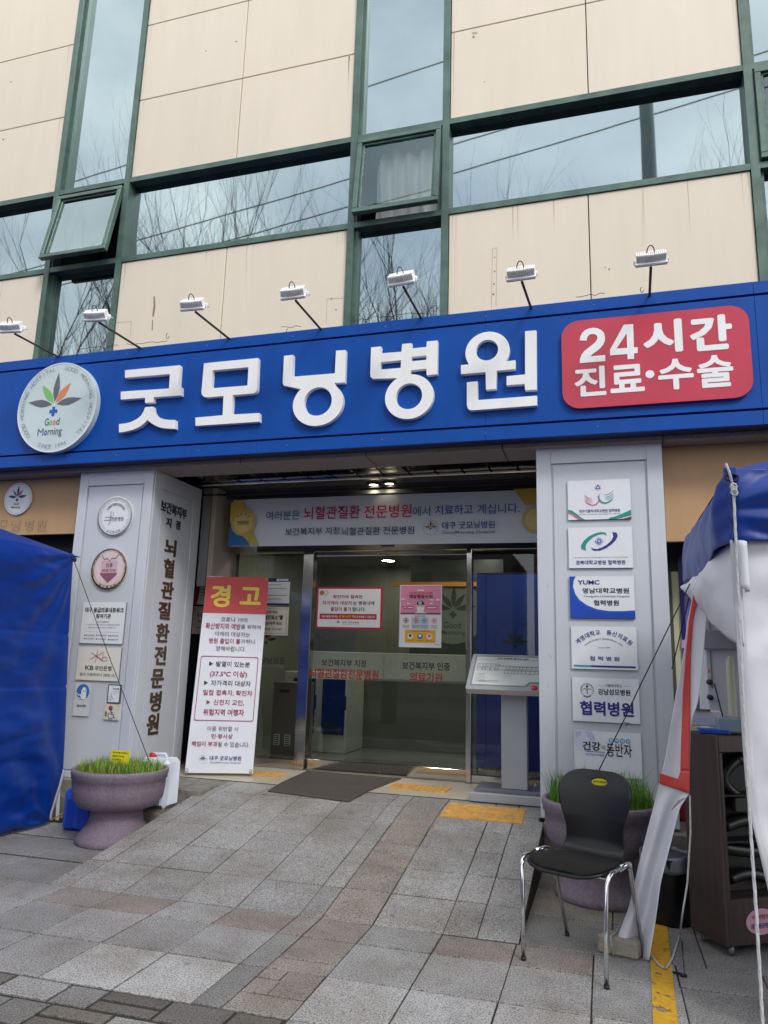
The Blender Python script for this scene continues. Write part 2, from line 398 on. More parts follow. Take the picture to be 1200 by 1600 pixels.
ns_ = t_.nodes.new('ShaderNodeTexNoise'); ns_.inputs['Scale'].default_value = 5.5; ns_.inputs['Detail'].default_value = 9; ns_.inputs['Roughness'].default_value = .75; t_.links.new(tc_.outputs['Object'], ns_.inputs['Vector'])
gs_ = t_.nodes.new('ShaderNodeMapRange'); gs_.inputs[1].default_value = .5; gs_.inputs[2].default_value = .72; gs_.inputs[3].default_value = 1; gs_.inputs[4].default_value = .7; t_.links.new(ns_.outputs['Fac'], gs_.inputs[0])
m1_ = t_.nodes.new('ShaderNodeMath'); m1_.operation = 'MULTIPLY'; t_.links.new(gr_.outputs[0], m1_.inputs[0]); t_.links.new(gs_.outputs[0], m1_.inputs[1])
mq_ = t_.nodes.new('ShaderNodeMix'); mq_.data_type = 'RGBA'; mq_.blend_type = 'MULTIPLY'; mq_.inputs[0].default_value = 1; t_.links.new(mm.outputs[2], mq_.inputs[6]); t_.links.new(m1_.outputs[0], mq_.inputs[7])
for n in t_.nodes:
    if n.type == 'MIX' and n not in (mm, mq_, va_): t_.links.new(mq_.outputs[2], n.inputs[7])
joint = mat('joint_dirt', (58, 54, 48), .95, var=.25, scale=12, dark2=(.018, .022, .012))
creamtile = mat('porch_tile', (190, 180, 162), .35, var=.08, scale=5)

G1 = (.40, .40, .40); G2 = (.55, .55, .55); GR = (.37, .328, .305); GD = (.31, .307, .303); GB = (.42, .39, .34)
def sh(x, y): return y + .022 * (x + 1.3)
RY0, RY1, RZ = 4.35, 6.18, .30
def rampz(y): return 0 if y <= RY0 else RZ * min(1, (y - RY0) / (RY1 - RY0))
def tile(mb, x0, x1, y0, y1, c, zf=None, g=.004, b=.004, sk=True):
    zf = zf or (lambda y: 0.)
    f = (lambda x, y: sh(x, y)) if sk else (lambda x, y: y + .022 * (x + 1.3) * max(0, 1 - (y - 4.35) / 1.6))
    mb.cc = vary(c, .09)
    j = random.uniform(-.0012, .0012)
    def P(x, y, dz): 
        yy = f(x, y); return (x, yy, zf(yy) + dz + j)
    h = g * 1.5; rj = [random.uniform(-.002, .002) for _ in range(4)]
    x0 += rj[0]; x1 += rj[1]; y0 += rj[2]; y1 += rj[3]
    o = [(x0 + g, y0 + h), (x1 - g, y0 + h), (x1 - g, y1 - h), (x0 + g, y1 - h)]
    i = [(x0 + g + b, y0 + h + b), (x1 - g - b, y0 + h + b), (x1 - g - b, y1 - h - b), (x0 + g + b, y1 - h - b)]
    vs = [P(x, y, -.012) for x, y in o] + [P(x, y, -.0025) for x, y in o] + [P(x, y, 0) for x, y in i]
    fs = [(8, 9, 10, 11)] + [(4 + k, 4 + (k + 1) % 4, 8 + (k + 1) % 4, 8 + k) for k in range(4)] + [(k, (k + 1) % 4, 4 + (k + 1) % 4, 4 + k) for k in range(4)]
    mb.add(vs, fs, granite_t)
mb = MB(); 
mb.quad((-60, -60, -.16), (60, -60, -.16), (60, 60, -.16), (-60, 60, -.16), asph); mb.build('ground', kind='structure')
mb = MB(); mb.box((-40, -14, -.17), (40, -5, -.15), mat('road_asphalt', (70, 71, 74), .85, var=.1, scale=20, bump=.5, bscale=160)); mb.build('road', kind='structure')
mb = MB(); mb.box((-30, -4.6, -.155), (30, 8, -.0085), joint)
XL = [-6.1, -5.3, -4.51, -4.11, -3.72, -3.34, -2.95, -2.55, -2.16, -1.76]
XR = [-1.31, -.905, -.5, -.1, .3, .7, 1.1, 1.5, 1.9, 2.4, 3]
for r0, r1, kind in ((3.17, 3.62, 'light'), (3.62, 4.06, 'n'), (4.06, 4.35, 'band')):
    for i in range(len(XL) - 1):
        c = G1
        if kind == 'band': c = GR if i > 2 and random.random() < .75 else G1
        if kind == 'light' and XL[i] > -2.6: c = G2
        if kind == 'light' and i < 5: c = G1
        tile(mb, XL[i], XL[i + 1], r0, r1, c)
    tile(mb, -1.76, -1.62, r0, r1, GD if kind != 'band' else GR)
    if kind == 'band': tile(mb, -1.62, -1.31, r0, r1, GR)
    elif kind == 'n': tile(mb, -1.62, -1.31, r0, r0 + .14, GR); tile(mb, -1.62, -1.31, r0 + .14, r1, GR)
    else:
        for (a_, b_, c_, d_) in ((0, .13, 0, .16), (.13, .31, 0, .12), (0, .12, .16, .27), (.12, .31, .12, .27)): tile(mb, -1.62 + a_, -1.62 + b_, r0 + .18 + c_, r0 + .18 + d_, GR, g=.0035)
        tile(mb, -1.62, -1.31, r0, r0 + .18, GB)
    for i in range(len(XR) - 1):
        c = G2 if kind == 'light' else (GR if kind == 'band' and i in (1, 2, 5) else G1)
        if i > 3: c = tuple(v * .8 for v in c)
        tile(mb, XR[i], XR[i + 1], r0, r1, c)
for k in range(5):                                   # light rows nearer the street, on the right
    y1 = 3.17 - .44 * k
    for i in range(len(XR) - 1): tile(mb, XR[i], XR[i + 1], y1 - .44, y1, G2 if k == 0 else G1)
rng = random.Random(3)
y = 3.17
while y > 1.0:                                       # small worn setts on the left
    h_ = rng.choice((.19, .21)); x = -6.1 + rng.uniform(0, .2)
    while x < -1.33:
        w_ = rng.choice((.2, .31, .42, .3)); w_ = min(w_, -1.32 - x)
        c = vary(rng.choice((GD, G1, (.2, .19, .18), (.22, .2, .18))), .12)
        if w_ > .28 and rng.random() < .35:
            tile(mb, x, x + w_, y - h_, y - h_ * .5, c, g=.008, b=.006); tile(mb, x, x + w_, y - h_ * .5, y, vary(c, .15), g=.008, b=.006)
        else: tile(mb, x, x + w_, y - h_, y, c, g=.008, b=.006)
        x += w_
    y -= h_
YB = [4.35, 4.86, 5.4, 6.05]
for a in range(3):                                    # beside the ramp, left and right
    xs = [-6.1, -5.4, -4.75, -4.05, -3.49]
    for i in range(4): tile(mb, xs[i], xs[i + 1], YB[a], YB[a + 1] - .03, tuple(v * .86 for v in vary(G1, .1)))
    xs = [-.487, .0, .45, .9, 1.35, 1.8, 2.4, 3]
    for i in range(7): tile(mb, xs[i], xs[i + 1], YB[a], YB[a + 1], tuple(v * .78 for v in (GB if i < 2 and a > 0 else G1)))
mb.build('pavement', kind='structure')
# ramp
mb = MB()
prof = [(RY0 - .02, -.0085), (RY1, RZ - .0085), (6.56, .305), (6.56, -.1), (RY0 - .02, -.1)]
def ext(mb, prof, x0, x1, m):
    n = len(prof); vs = [(x0, *p) for p in prof] + [(x1, *p) for p in prof]
    mb.add(vs, [tuple(range(n))[::-1], tuple(range(n, 2 * n))] + [(i, (i + 1) % n, n + (i + 1) % n, n + i) for i in range(n)], m)
ext(mb, prof, -3.49, -.487, joint)
def rz(y): return rampz(y) if y < RY1 else RZ + (.322 - RZ) * min(1, (y - RY1) / .37)
RR = [4.35, 4.74, 5.1, 5.46, 5.82, 6.18, 6.55]
XS = [-3.49, -3.34, -2.95, -2.55, -2.16, -1.76, -1.62, -1.31, -.905, -.715, -.487]
for a in range(6):
    for i in range(10):
        if i == 6 and a == 5: continue
        c = GR if (i == 6 and a < 5) else (GD if i == 5 and a < 1 else G1)
        if i == 0: c = vary(G1, .05)
        x0 = XS[i]; tile(mb, x0, XS[i + 1], RR[a], RR[a + 1], c, zf=rz, sk=False, g=.0035)
tile(mb, -1.62, -1.31, 6.18, 6.55, G1, zf=rz, sk=False)
mb.build('ramp', kind='structure')
# porch, steps, ledges
stone = mat('step_granite', (140, 136, 128), .8, var=.14, scale=9, bump=.6, bscale=120, dark2=(.12, .115, .1))
stone2 = mat('ledge_granite', (118, 112, 102), .85, var=.2, scale=7, bump=.6, bscale=90)
mb = MB()
mb.box((-7.5, 6.0, -.1), (-3.4, 6.55, .322), stone, bev=.012)
mb.box((-3.41, 6.55, -.1), (-.45, 6.8, .318), stone)
mb.box((-.484, 6.02, -.1), (3.2, 6.55, .305), stone2, bev=.01)
mb.box((-3.98, 5.56, -.1), (-3.495, 5.998, .2), stone2, bev=.012)
mb.box((-7.5, 5.9, -.1), (-3.985, 5.998, .19), stone2, bev=.012)
x = -7.5
for i in range(14):
    for j, (y0, y1) in enumerate(((6.56, 6.95), (6.95, 7.34), (7.34, 7.72))):
        mb.cc = (1, 1, 1); mb.box((x + .0015, y0 + .0015, .2), (x + .598, y1 - .0015, .325), creamtile)
    x += .6
mb.box((-7.5, 6.552, .1), (1.2, 7.73, .3235), joint)
mb.build('porch_floor', kind='structure')
# tactile blocks
tact = mat('tactile_yellow', (214, 158, 72), .6, var=.12, scale=12, dark2=(.42, .25, .08))
def tactile(x0, x1, y0, y1, z, dots, label):
    zf = (lambda y: rz(y) + .001) if dots else (lambda y: z)
    mb = MB(); nx_, ny_ = (2, 1) if dots else (1, 1)
    for a in range(nx_):
        xa, xb = x0 + (x1 - x0) * a / nx_ + .001, x0 + (x1 - x0) * (a + 1) / nx_ - .001; ys_ = [y0, min(y1, 6.18), y1] if y0 < 6.18 < y1 else [y0, y1]
        for ya, yb in zip(ys_[:-1], ys_[1:]):
            mb.add([(xa, ya, zf(ya) - .01), (xb, ya, zf(ya) - .01), (xb, yb, zf(yb) - .01), (xa, yb, zf(yb) - .01), (xa, ya, zf(ya) + .005), (xb, ya, zf(ya) + .005), (xb, yb, zf(yb) + .005), (xa, yb, zf(yb) + .005)], [(4, 5, 6, 7), (0, 1, 5, 4), (1, 2, 6, 5), (2, 3, 7, 6), (3, 0, 4, 7)], tact)
    n = int((x1 - x0) / .05); k = int((y1 - y0) / .05)
    for i in range(n):
        cx = x0 + (i + .5) * (x1 - x0) / n
        for j in range(k if dots else 1):
            cy = y0 + (j + .5) * (y1 - y0) / k
            if dots: mb.lathe((cx, cy, zf(cy) + .0045), [(.017, 0), (.014, .004), (.001, .005)], tact, seg=8)
            else: mb.obox(Matrix.Translation((cx, (y0 + y1) / 2, z + .006)), (.012, (y1 - y0) / 2 - .02, .004), tact, .002)
    return mb.build('tactile_paving', label=label, cat='tactile paving', group='yellow tactile blocks')
tactile(-1.285, -.645, 6.03, 6.42, .3, True, 'large studded yellow tactile block at the top of the ramp')
tactile(-1.95, -1.4, 6.8, 7.09, .327, False, 'ribbed yellow tactile block right of the doormat')
tactile(-3.4, -3.08, 6.9, 7.12, .327, False, 'small ribbed yellow tactile block between warning banner and doormat')
# yellow painted line
yl = mat('line_paint', (206, 160, 40), .7, var=.1, scale=40)
mb = MB()
nt_ = yl.node_tree; b_ = nt_.nodes['Principled BSDF']
nn = nt_.nodes.new('ShaderNodeTexNoise'); nn.inputs['Scale'].default_value = 9; nn.inputs['Detail'].default_value = 9; nn.inputs['Roughness'].default_value = .75
rr_ = nt_.nodes.new('ShaderNodeValToRGB'); rr_.color_ramp.elements[0].position = .40; rr_.color_ramp.elements[1].position = .44
tcx = nt_.nodes.new('ShaderNodeTexCoord'); nt_.links.new(tcx.outputs['Object'], nn.inputs['Vector'])
nt_.links.new(nn.outputs['Fac'], rr_.inputs[0]); nt_.links.new(rr_.outputs[0], b_.inputs['Alpha'])
x = 3.0
for k in range(24):
    y0 = 3.0 + k * .1; mb.quad((.125 + .04 * k * .1, y0, .004), (.225 + .04 * k * .1, y0, .004), (.225 + .04 * (k + 1) * .1, y0 + .1, .004), (.125 + .04 * (k + 1) * .1, y0 + .1, .004), yl)
mb.build('painted_line', label='worn yellow painted line on the paving beside the concrete brick', cat='painted line')
# doormat
mb = MB(); matm = mat('doormat_fabric', (82, 76, 72), .95, var=.1, scale=25, bump=.9, bscale=260)
P4 = [W(418, 1237, Z=.308), W(545, 1252, Z=.308), W(627, 1216.5, Z=.33), W(480, 1204.5, Z=.33)]
def matf(u, v):
    p = (P4[0] * (1 - u) + P4[1] * u) * (1 - v) + (P4[3] * (1 - u) + P4[2] * u) * v
    return Vector((p.x, p.y, (rz(p.y) + .006 if p.y < 6.56 else .331) + .002 * noise.noise(Vector((p.x * 3, p.y * 3, 1))) ))
mb.surf(matf, 24, 16, matm); mb.build('doormat', label='dark grey rectangular doormat on the porch in front of the glass doors', cat='doormat', solid=.007)

# ================================================================== BUILDING
YF, YS, YPL, YD = 6.3, 5.85, 6.1, 7.5
cream = mat('cream_panel', (222, 212, 196), .55, var=.02, scale=1.2, stretch=(1.5, 1.5, .35), bump=.03, bscale=6, streak=.03, attr='Col')
t_ = cream.node_tree
greenm = mat('green_aluminium', (84, 112, 103), .42, var=.1, scale=4, metal=.15, dark2=(.05, .085, .075))
darkgap = mat('dark_sealant', (84, 72, 62), .9, var=.1)
granb = mat('beam_granite', (150, 140, 134), .75, var=.12, scale=60, bump=.3, bscale=160)
mirror_glass = bpy.data.materials.new('coated_glass'); mirror_glass.use_nodes = True
b_ = mirror_glass.node_tree.nodes['Principled BSDF']; b_.inputs['Base Color'].default_value = (.31, .385, .405, 1); b_.inputs['Metallic'].default_value = 1; b_.inputs['Roughness'].default_value = .02
tcx = mirror_glass.node_tree.nodes.new('ShaderNodeTexCoord'); nn = mirror_glass.node_tree.nodes.new('ShaderNodeTexNoise'); nn.inputs['Scale'].default_value = .8; nn.inputs['Detail'].default_value = 2
bp = mirror_glass.node_tree.nodes.new('ShaderNodeBump'); bp.inputs['Strength'].default_value = .035; bp.inputs['Distance'].default_value = .02
mirror_glass.node_tree.links.new(tcx.outputs['Object'], nn.inputs['Vector']); mirror_glass.node_tree.links.new(nn.outputs['Fac'], bp.inputs['Height']); mirror_glass.node_tree.links.new(bp.outputs[0], b_.inputs['Normal'])

bld = thing('hospital_building', (-2, 6.4, 0), 'cream panelled hospital building with green framed windows above the blue fascia sign', 'building')
PER = 3.711; A0 = -6.079; B0 = -5.039
H4, H3, ZT, ZB = 5.741, 6.8, 12.0, 4.2
MW, TW = .07, .06
mb = MB(); fr = MB()
panes = []
def panel(x0, x1, z0, z1):
    g = .0045; k_ = 1 + random.uniform(-.025, .012); mb.cc = (k_, k_ * random.uniform(.99, 1), k_ * random.uniform(.975, 1))
    mb.obox(Matrix.Translation(((x0 + x1) / 2, YF + .03, (z0 + z1) / 2)), ((x1 - x0) / 2 - g, .03, (z1 - z0) / 2 - g), cream, .004)

for k in range(-2, 3):
    a = A0 + PER * k; b = B0 + PER * k; c = A0 + PER * (k + 1)
    for xx in (a, b - MW):
        fr.box((xx, YF - .02, ZB), (xx + MW, YF + .14, ZT), greenm)
    mb.cc = (.999, 1, 1)
    mb.box((b + .001, YF + .061, ZB), (c - .001, YF + .07, H4 - .002), darkgap); mb.box((b + .001, YF + .061, H3 + .002), (c - .001, YF + .07, ZT), darkgap)
    # wide bay b..c
    for z0, z1 in ((H3, 7.823), (7.823, 8.858), (8.858, 9.9), (9.9, 10.95), (10.95, 12)):
        panel(b, (b + c) / 2, z0, z1); panel((b + c) / 2, c, z0, z1)
    panel(b, (b + c) / 2 - .03, ZB, H4); panel((b + c) / 2 - .03, c, ZB, H4)
    fr.box((b, YF - .016, H3 - TW), (c, YF + .14, H3), greenm); fr.box((b, YF - .016, H4), (c, YF + .14, H4 + TW), greenm)
    panes.append((b, c, H4 + TW, H3 - TW))
    # narrow bay a+MW..b-MW
    x0, x1 = a + MW, b - MW
    fr.box((x0, YF - .016, H3 - TW), (x1, YF + .14, H3), greenm); fr.box((x0, YF - .016, H4), (x1, YF + .14, H4 + TW), greenm)
    fr.box((x0, YF - .01, ZB + .25), (x1, YF + .14, ZB + .33), greenm)
    fr.box((x0, YF - .01, 9.85), (x1, YF + .14, 9.9), greenm)
    for q in ((ZB + .33, H4), (H3, 9.85), (9.9, 12)):
        panes.append((x0, x1, q[0], q[1]))
    # inner glazing bead in the narrow bay
    for (z0, z1) in ((ZB + .33, H4), (H3, 9.85)):
        fr.box((x0, YF + .03, z0), (x0 + .035, YF + .14, z1), greenm); fr.box((x1 - .02, YF + .06, z0), (x1, YF + .14, z1), greenm)
mb.build('wall', bld); fr.build('window_frame', bld)
mb = MB(); mb.box((-14, YF + .9, 3.2), (7, YF + .95, 12), mat('inner_wall_grey', (70, 72, 72), .9)); mb.box((-14, YF + .06, 12), (7, YF + 4, 12.3), greenm)
mb.box((-14, YF + .95, 3.6), (7, YF + 7, 3.7), darkgap)
mb.build('roof_slab', bld)
for (x0, x1, z0, z1) in panes:
    q = MB(); n = 0
    # each pane very slightly out of true, as real glazing is
    t1 = random.uniform(-.0022, .0022); t2 = random.uniform(-.0022, .0022)
    q.quad((x0, YF + .09 - t1, z0), (x1, YF + .09 + t1, z0), (x1, YF + .09 + t1 + t2, z1), (x0, YF + .09 - t1 + t2, z1), mirror_glass)
    q.build('window', bld)
# opening sashes
sash_glass = glass('sash_glass', (.75, .85, .85), (.6, .75, .78), base=.36); sash_clear = glass('sash_glass_clear', (.88, .94, .93), (.6, .75, .78), base=.14)
frost = mat('curtain_white', (238, 242, 240), .9, var=.03)
def sash(k, ang, curtain):
    x0, x1 = A0 + PER * k + MW + .012, B0 + PER * k - MW - .012; z1 = H3 - TW - .012; hh = H3 - H4 - 2 * TW - .03
    if ang > 10: z1 -= .03
    yo = YF - .012
    M = Matrix.Translation(((x0 + x1) / 2, yo, z1)) @ Matrix.Rotation(R(-ang), 4, 'X')
    w_ = (x1 - x0) / 2
    f = MB(); t = .05
    # fixed outer frame
    for (a_, b_) in (((x0 - .012, x0 + .01)), ((x1 - .01, x1 + .012))): f = MB(); f.box((a_, YF + .0, H4 + TW), (b_, YF + .12, H3 - TW), greenm); f.build('casing', bld)
    f = MB()
    def bar(cx, cz, hx, hz, y=0., hy=.03): f.obox(M @ Matrix.Translation((cx, y, cz)), (hx, hy, hz), greenm, .004)
    bar(0, -t / 2, w_, t / 2); bar(0, -hh + t / 2, w_, t / 2); bar(-w_ + t / 2, -hh / 2, t / 2, hh / 2 - t); bar(w_ - t / 2, -hh / 2, t / 2, hh / 2 - t)
    bar(0, -t - .012, w_ - t, .012, .008, .015); bar(0, -hh + t + .012, w_ - t, .012, .008, .015); bar(-w_ + t + .012, -hh / 2, .012, hh / 2 - t - .024, .008, .015); bar(w_ - t - .012, -hh / 2, .012, hh / 2 - t - .024, .008, .015)
    s_ = f.build('sash', bld)
    g = MB(); a_ = w_ - t; b_ = hh - t
    g.add([M @ Vector((-a_, .012, -b_)), M @ Vector((a_, .012, -b_)), M @ Vector((a_, .012, -t)), M @ Vector((-a_, .012, -t))], [(0, 1, 2, 3)], sash_clear if curtain else sash_glass); g.build('pane', s_)
    d = MB()   # dark room behind
    dk = mat('room_dark', (48, 56, 56), .9)
    X0, X1, Z0, Z1 = x0 - .05, x1 + .05, H4, H3
    d.quad((X0, YF + .85, Z0), (X1, YF + .85, Z0), (X1, YF + .85, Z1), (X0, YF + .85, Z1), dk)
    d.quad((X0, YF + .1, Z0), (X0, YF + .85, Z0), (X0, YF + .85, Z1), (X0, YF + .1, Z1), dk); d.quad((X1, YF + .1, Z0), (X1, YF + .85, Z0), (X1, YF + .85, Z1), (X1, YF + .1, Z1), dk)
    d.quad((X0, YF + .13, Z1), (X1, YF + .13, Z1), (X1, YF + .85, Z1), (X0, YF + .85, Z1), dk); d.quad((X0, YF + .13, Z0), (X1, YF + .13, Z0), (X1, YF + .85, Z0), (X0, YF + .85, Z0), dk)
    if curtain:
        def cf(u, v):
            x = X0 + .2 + u * (X1 - X0 - .2); z = Z0 + .02 + v * (Z1 - Z0 - .16 + .05 * math.sin(u * 9) - .1 * max(0, 1 - u * 5))
            return Vector((x, YF + .17 + .03 * math.sin(u * 34 + 2 * math.sin(v * 2)) + .03 * noise.noise(Vector((u * 6, v * 3, 2))), z))
        d.surf(cf, 70, 12, frost)
        d.box((X0 + .15, YF + .16, Z0 + .03), (X0 + .5, YF + .24, Z0 + .12), mat('wood_orange', (150, 95, 55), .6))
        d.box((X0 + .55, YF + .16, Z0 + .03), (X1 - .2, YF + .22, Z0 + .10), plate_white)
    d.build('room_lining', bld)
sash(0, 11, False); sash(1, 6.5, True); sash(2, 0.5, True)
# marks on the panels: rusty streaks, patched squares, drill holes
rust = mat('rust_stain', (150, 118, 92), .8, var=.15, scale=20); pale = mat('patch_line', (186, 166, 144), .8)
mb = MB(); PF = Plane((0, YF, 0), (1, 0, 0), (0, 0, 1))
def mark(pts, m, d=.0015): uvpoly(mb, PF, [[PF.at(*p) for p in pts]], m, d)
mark([(240, 463), (242, 463), (243, 480), (240, 496), (238, 494), (240, 478)], rust); mark([(238, 500), (239.3, 500), (238.5, 516), (237, 516)], rust)
def outline(x0, x1, y0, y1, w=.7):
    mark([(x0, y0), (x1, y0 - 2), (x1, y0 - 2 + w), (x0, y0 + w)], pale); mark([(x0, y0), (x0 + w, y0), (x0 + w - 1.5, y1), (x0 - 1.5, y1)], pale); mark([(x1, y0 - 2), (x1 + w, y0 - 2), (x1 + w - 1.2, y1 - 4), (x1 - 1.2, y1 - 4)], pale)
outline(181, 205, 504, 530); outline(511, 540, 467, 505); outline(769, 776, 389, 482)
for (x, y) in ((518, 467), (525, 484), (17, 128), (5, 218), (322, 80), (369, 65), (740, 58), (757, 128), (773, 402), (773, 424), (772, 444), (771, 460), (946, 418), (952, 421)):
    r_ = random.uniform(.9, 1.8); mark([(x + r_ * math.cos(t) * random.uniform(.7, 1.2), y + r_ * math.sin(t) * random.uniform(.7, 1.2)) for t in [i * .785 for i in range(8)]], rust)
mark([(737, 51), (744, 49.5), (747, 51), (744, 53), (739, 54)], pale)
for (x, y0, y1, w_) in ((385, 382, 480, .6), (1004, 285, 385, .6), (711, 340, 480, .5)):
    mark([(x, y0), (x + w_, y0), (x + w_ * .5, y1), (x, y1)], mat('rain_streak', (205, 188, 168), .7), .001)
rgs = random.Random(9); PFs = Plane((0, YF, 0), (1, 0, 0), (0, 0, 1)); run = mat('grime_run', (196, 180, 160), .8, var=.06)
for k in range(-1, 2):
    b0, c0 = B0 + PER * k, A0 + PER * (k + 1)
    for zt_, n_ in ((H4, 9), (7.823, 3), (8.858, 3)):
        for i in range(n_):
            x = b0 + (c0 - b0) * rgs.random() if i > 3 else (b0 + .02 + rgs.random() * .07 if i % 2 else c0 - .02 - rgs.random() * .07)
            w_ = rgs.uniform(.002, .007); l_ = rgs.uniform(.12, .75); uvpoly(mb, PFs, [[(x - w_, zt_ - .012), (x + w_, zt_ - .012), (x + w_ * .5, zt_ - l_ * .6), (x + .001, zt_ - l_)]], run, .0008)
mb.build('stain', bld, kind='stuff')

# beam, soffit, ceiling of the porch
mb = MB()
xj = [-9.0, -7.6, -6.2, -4.6, -3.25, -2.0, -.78, .5, 1.8, 3.2]
for i in range(len(xj) - 1):
    mb.obox(Matrix.Translation(((xj[i] + xj[i + 1]) / 2, 6.215, 3.38)), ((xj[i + 1] - xj[i]) / 2 - .004, .195, .12), granb, .004)
mb.box((-9, 6.03, 3.2605), (3.2, 6.4, 3.3), darkgap) if 0 else None
mb.build('granite_beam', bld)
dkm = mat('dark_metal', (52, 52, 54), .4, metal=.6)
steel = mat('stainless_steel', (190, 188, 184), .12, metal=1., var=.03, scale=2, bump=.12, bscale=3)
mb = MB()
mb.box((-4.6, 6.41, 3.31), (.6, 6.5, 3.5), dkm)
x = -4.25; i = 0
while x < .0:            # polished ceiling strips with dark slots between them
    mb.obox(Matrix.Translation((x + .13, 6.7, 3.33)) @ Matrix.Rotation(R(random.uniform(-.6, .6)), 4, 'Y'), (.125, .2, .01), steel, .003)
    mb.box((x + .02, 6.9, 3.32), (x + .17, 6.925, 3.36), dkm)
    x += .27
mb.box((-4.6, 6.5, 3.36), (.6, 6.94, 3.4), dkm)
mb.box((-4.6, 6.93, 3.29), (.6, 6.985, 3.34), steel, bev=.01)
mb.box((-4.6, 6.985, 3.3), (.6, 7.6, 3.34), mat('soffit_grey', (96, 94, 92), .5, var=.06))
mb.box((-4.6, 7.45, 2.75), (.6, 7.5, 3.3), mat('transom_reflection', (40, 48, 66), .15, var=.1, scale=2))  # dark blue reflection in the transom, put into its base colour
mb.box((-4.6, 7.0, 3.195), (.6, 7.03, 3.215), dkm)
mb.build('porch_ceiling', bld)
# columns and returns in the recess
beige = mat('beige_return', (158, 146, 134), .6, var=.05, scale=2)
mb = MB(); mb.box((-4.09, 7.0, .325), (-4.03, 7.46, 3.28), beige, bev=.004); mb.box((-4.2, 7.0, 2.2), (-4.095, 7.1, 3.28), mat('panel_grey', (112, 114, 114), .4)); mb.build('return_wall', bld)
mb = MB(); mb.box((-8.2, 7.3, .3), (-4.1, 7.34, 3.3), mat('side_glass_dark', (30, 34, 36), .12, var=.1)); mb.box((-8.2, 7.24, .325), (-4.1, 7.3, .42), steel); mb.build('side_glazing', bld)
# tan fascia both sides
tan = mat('tan_fascia', (186, 150, 108), .5, streak=.05, var=.03, scale=1.5)
mb = MB()
z0l = 2.655; z0r = 2.47
mb.box((-9, 6.2, z0l), (-4.9, 6.235, 3.258), tan, bev=.004); mb.build('fascia_panel', bld); mb = MB()
mb.box((.5, 6.2, z0r), (4.0, 6.235, 3.258), tan, bev=.004)
mb.build('fascia_panel', bld)
PT = YP(6.198); mb = MB()
ghost = mat('lettering_ghost', (150, 122, 92), .6); ghost2 = mat('lettering_edge', (196, 170, 138), .6)
for ch, x0, x1 in (('모', -1, 13), ('닝', 18, 32), ('병', 39, 53), ('원', 57, 73)):
    pxtext(mb, PT, ch, x0 + .5, x1 + .5, 813.5, 831, ghost2, .012, .001); pxtext(mb, PT, ch, x0, x1, 813, 830.5, ghost, .004, .002)
mb.build('faded_lettering', bld)
# dark openings under the fascia
mb = MB(); blk = mat('shutter_black', (26, 28, 34), .5)
mb.box((-9, 6.6, .3), (-4.95, 6.64, 3.2), blk)
for i in range(9): mb.box((-9, 6.57, 1.9 + i * .09), (-4.95, 6.6, 1.955 + i * .09), blk)
mb.build('shutter', bld)
mb = MB(); creamd = mat('cream_frame', (196, 194, 160), .5, var=.04)
mb.box((.5, 6.66, 2.28), (4, 6.7, 3.2), blk); mb.box((.5, 6.62, .31), (4, 6.66, 2.28), creamd); mb.box((.5, 6.6, .31), (.56, 6.62, 2.28), mat('frame_dark', (70, 70, 66), .5))
mb.build('side_wall', bld)
PQ = YP(6.61)
q = MB(); u0, v1 = PQ.at(1058, 858); u1, v0 = PQ.at(1230, 1130)
uvpoly(q, PQ, [rrect(u0, u1, v0, v1, .12)], mat('poster_navy', (36, 34, 110), .3), .006, .006, True)
uvpoly(q, PQ, [rrect(u0 + .035, u1 - .035, v0 + .035, v1 - .035, .09)], mat('poster_violet', (104, 100, 158), .35, var=.2, scale=2), .0075)
uvpoly(q, PQ, [[PQ.at(*p) for p in ((1065, 1000), (1076, 999), (1076, 1012), (1065, 1013))]], mat('poster_pink', (190, 150, 200), .4), .009)
q.build('poster', label='navy bordered violet poster on the wall right of the right pillar', cat='poster')
q = MB(); q.box((.53, 6.5, .31), (.62, 6.6, 1.02), mat('red_box', (150, 30, 50), .4), bev=.01); q.box((.52, 6.49, 1.02), (.63, 6.61, 1.07), blk); q.build('cabinet_box', label='narrow red box with black lid against the wall right of the right pillar', cat='box')

# lobby behind the doors
lob = mat('lobby_wall', (136, 138, 122), .6, var=.05); lfl = mat('lobby_floor', (120, 124, 116), .22, var=.08, scale=3)
mb = MB()
mb.box((-7.4, 7.73, .2), (1.2, 12.4, .328), lfl)
mb.build('lobby_floor', bld)
mb = MB()
mb.box((-7.5, 12.4, .3), (1.3, 12.5, 3.4), lob); mb.box((-4.95, 7.56, .3), (-4.9, 12.4, 3.3), lob); mb.box((1.2, 7.34, .3), (1.25, 12.4, 3.3), lob)
mb.box((-4.9, 7.56, 3.1), (1.2, 12.4, 3.15), mat('lobby_ceiling', (120, 118, 112), .8))
mb.box((-2.75, 10.6, .33), (-2.6, 12.4, 3.1), lob)
mb.box((-3.0, 12.2, 1.25), (-.5, 12.35, 3.0), mat('warm_wall', (150, 112, 66), .5))
mb.build('lobby_wall', bld)
mb = MB(); lb = mat('lobby_blue', (24, 60, 170), .35, var=.06)
mb.box((-1.325, 8.0, .4), (-1.225, 8.04, 2.42), lb, bev=.003); mb.box((-1.22, 8.0, .4), (1.1, 8.04, 2.42), lb, bev=.003); mb.box((-1.33, 8.04, .33), (1.1, 8.3, 2.45), mat('lobby_blue_dark', (10, 18, 50), .5))
mb.box((-1.3, 7.99, .33), (1.1, 8.03, .4), steel)
mb.build('blue_partition', bld)
mb = MB(); s_ = Sheet(YP(7.998), *[v for v in (0, 1, 0, 1)]); PL_ = YP(7.998)
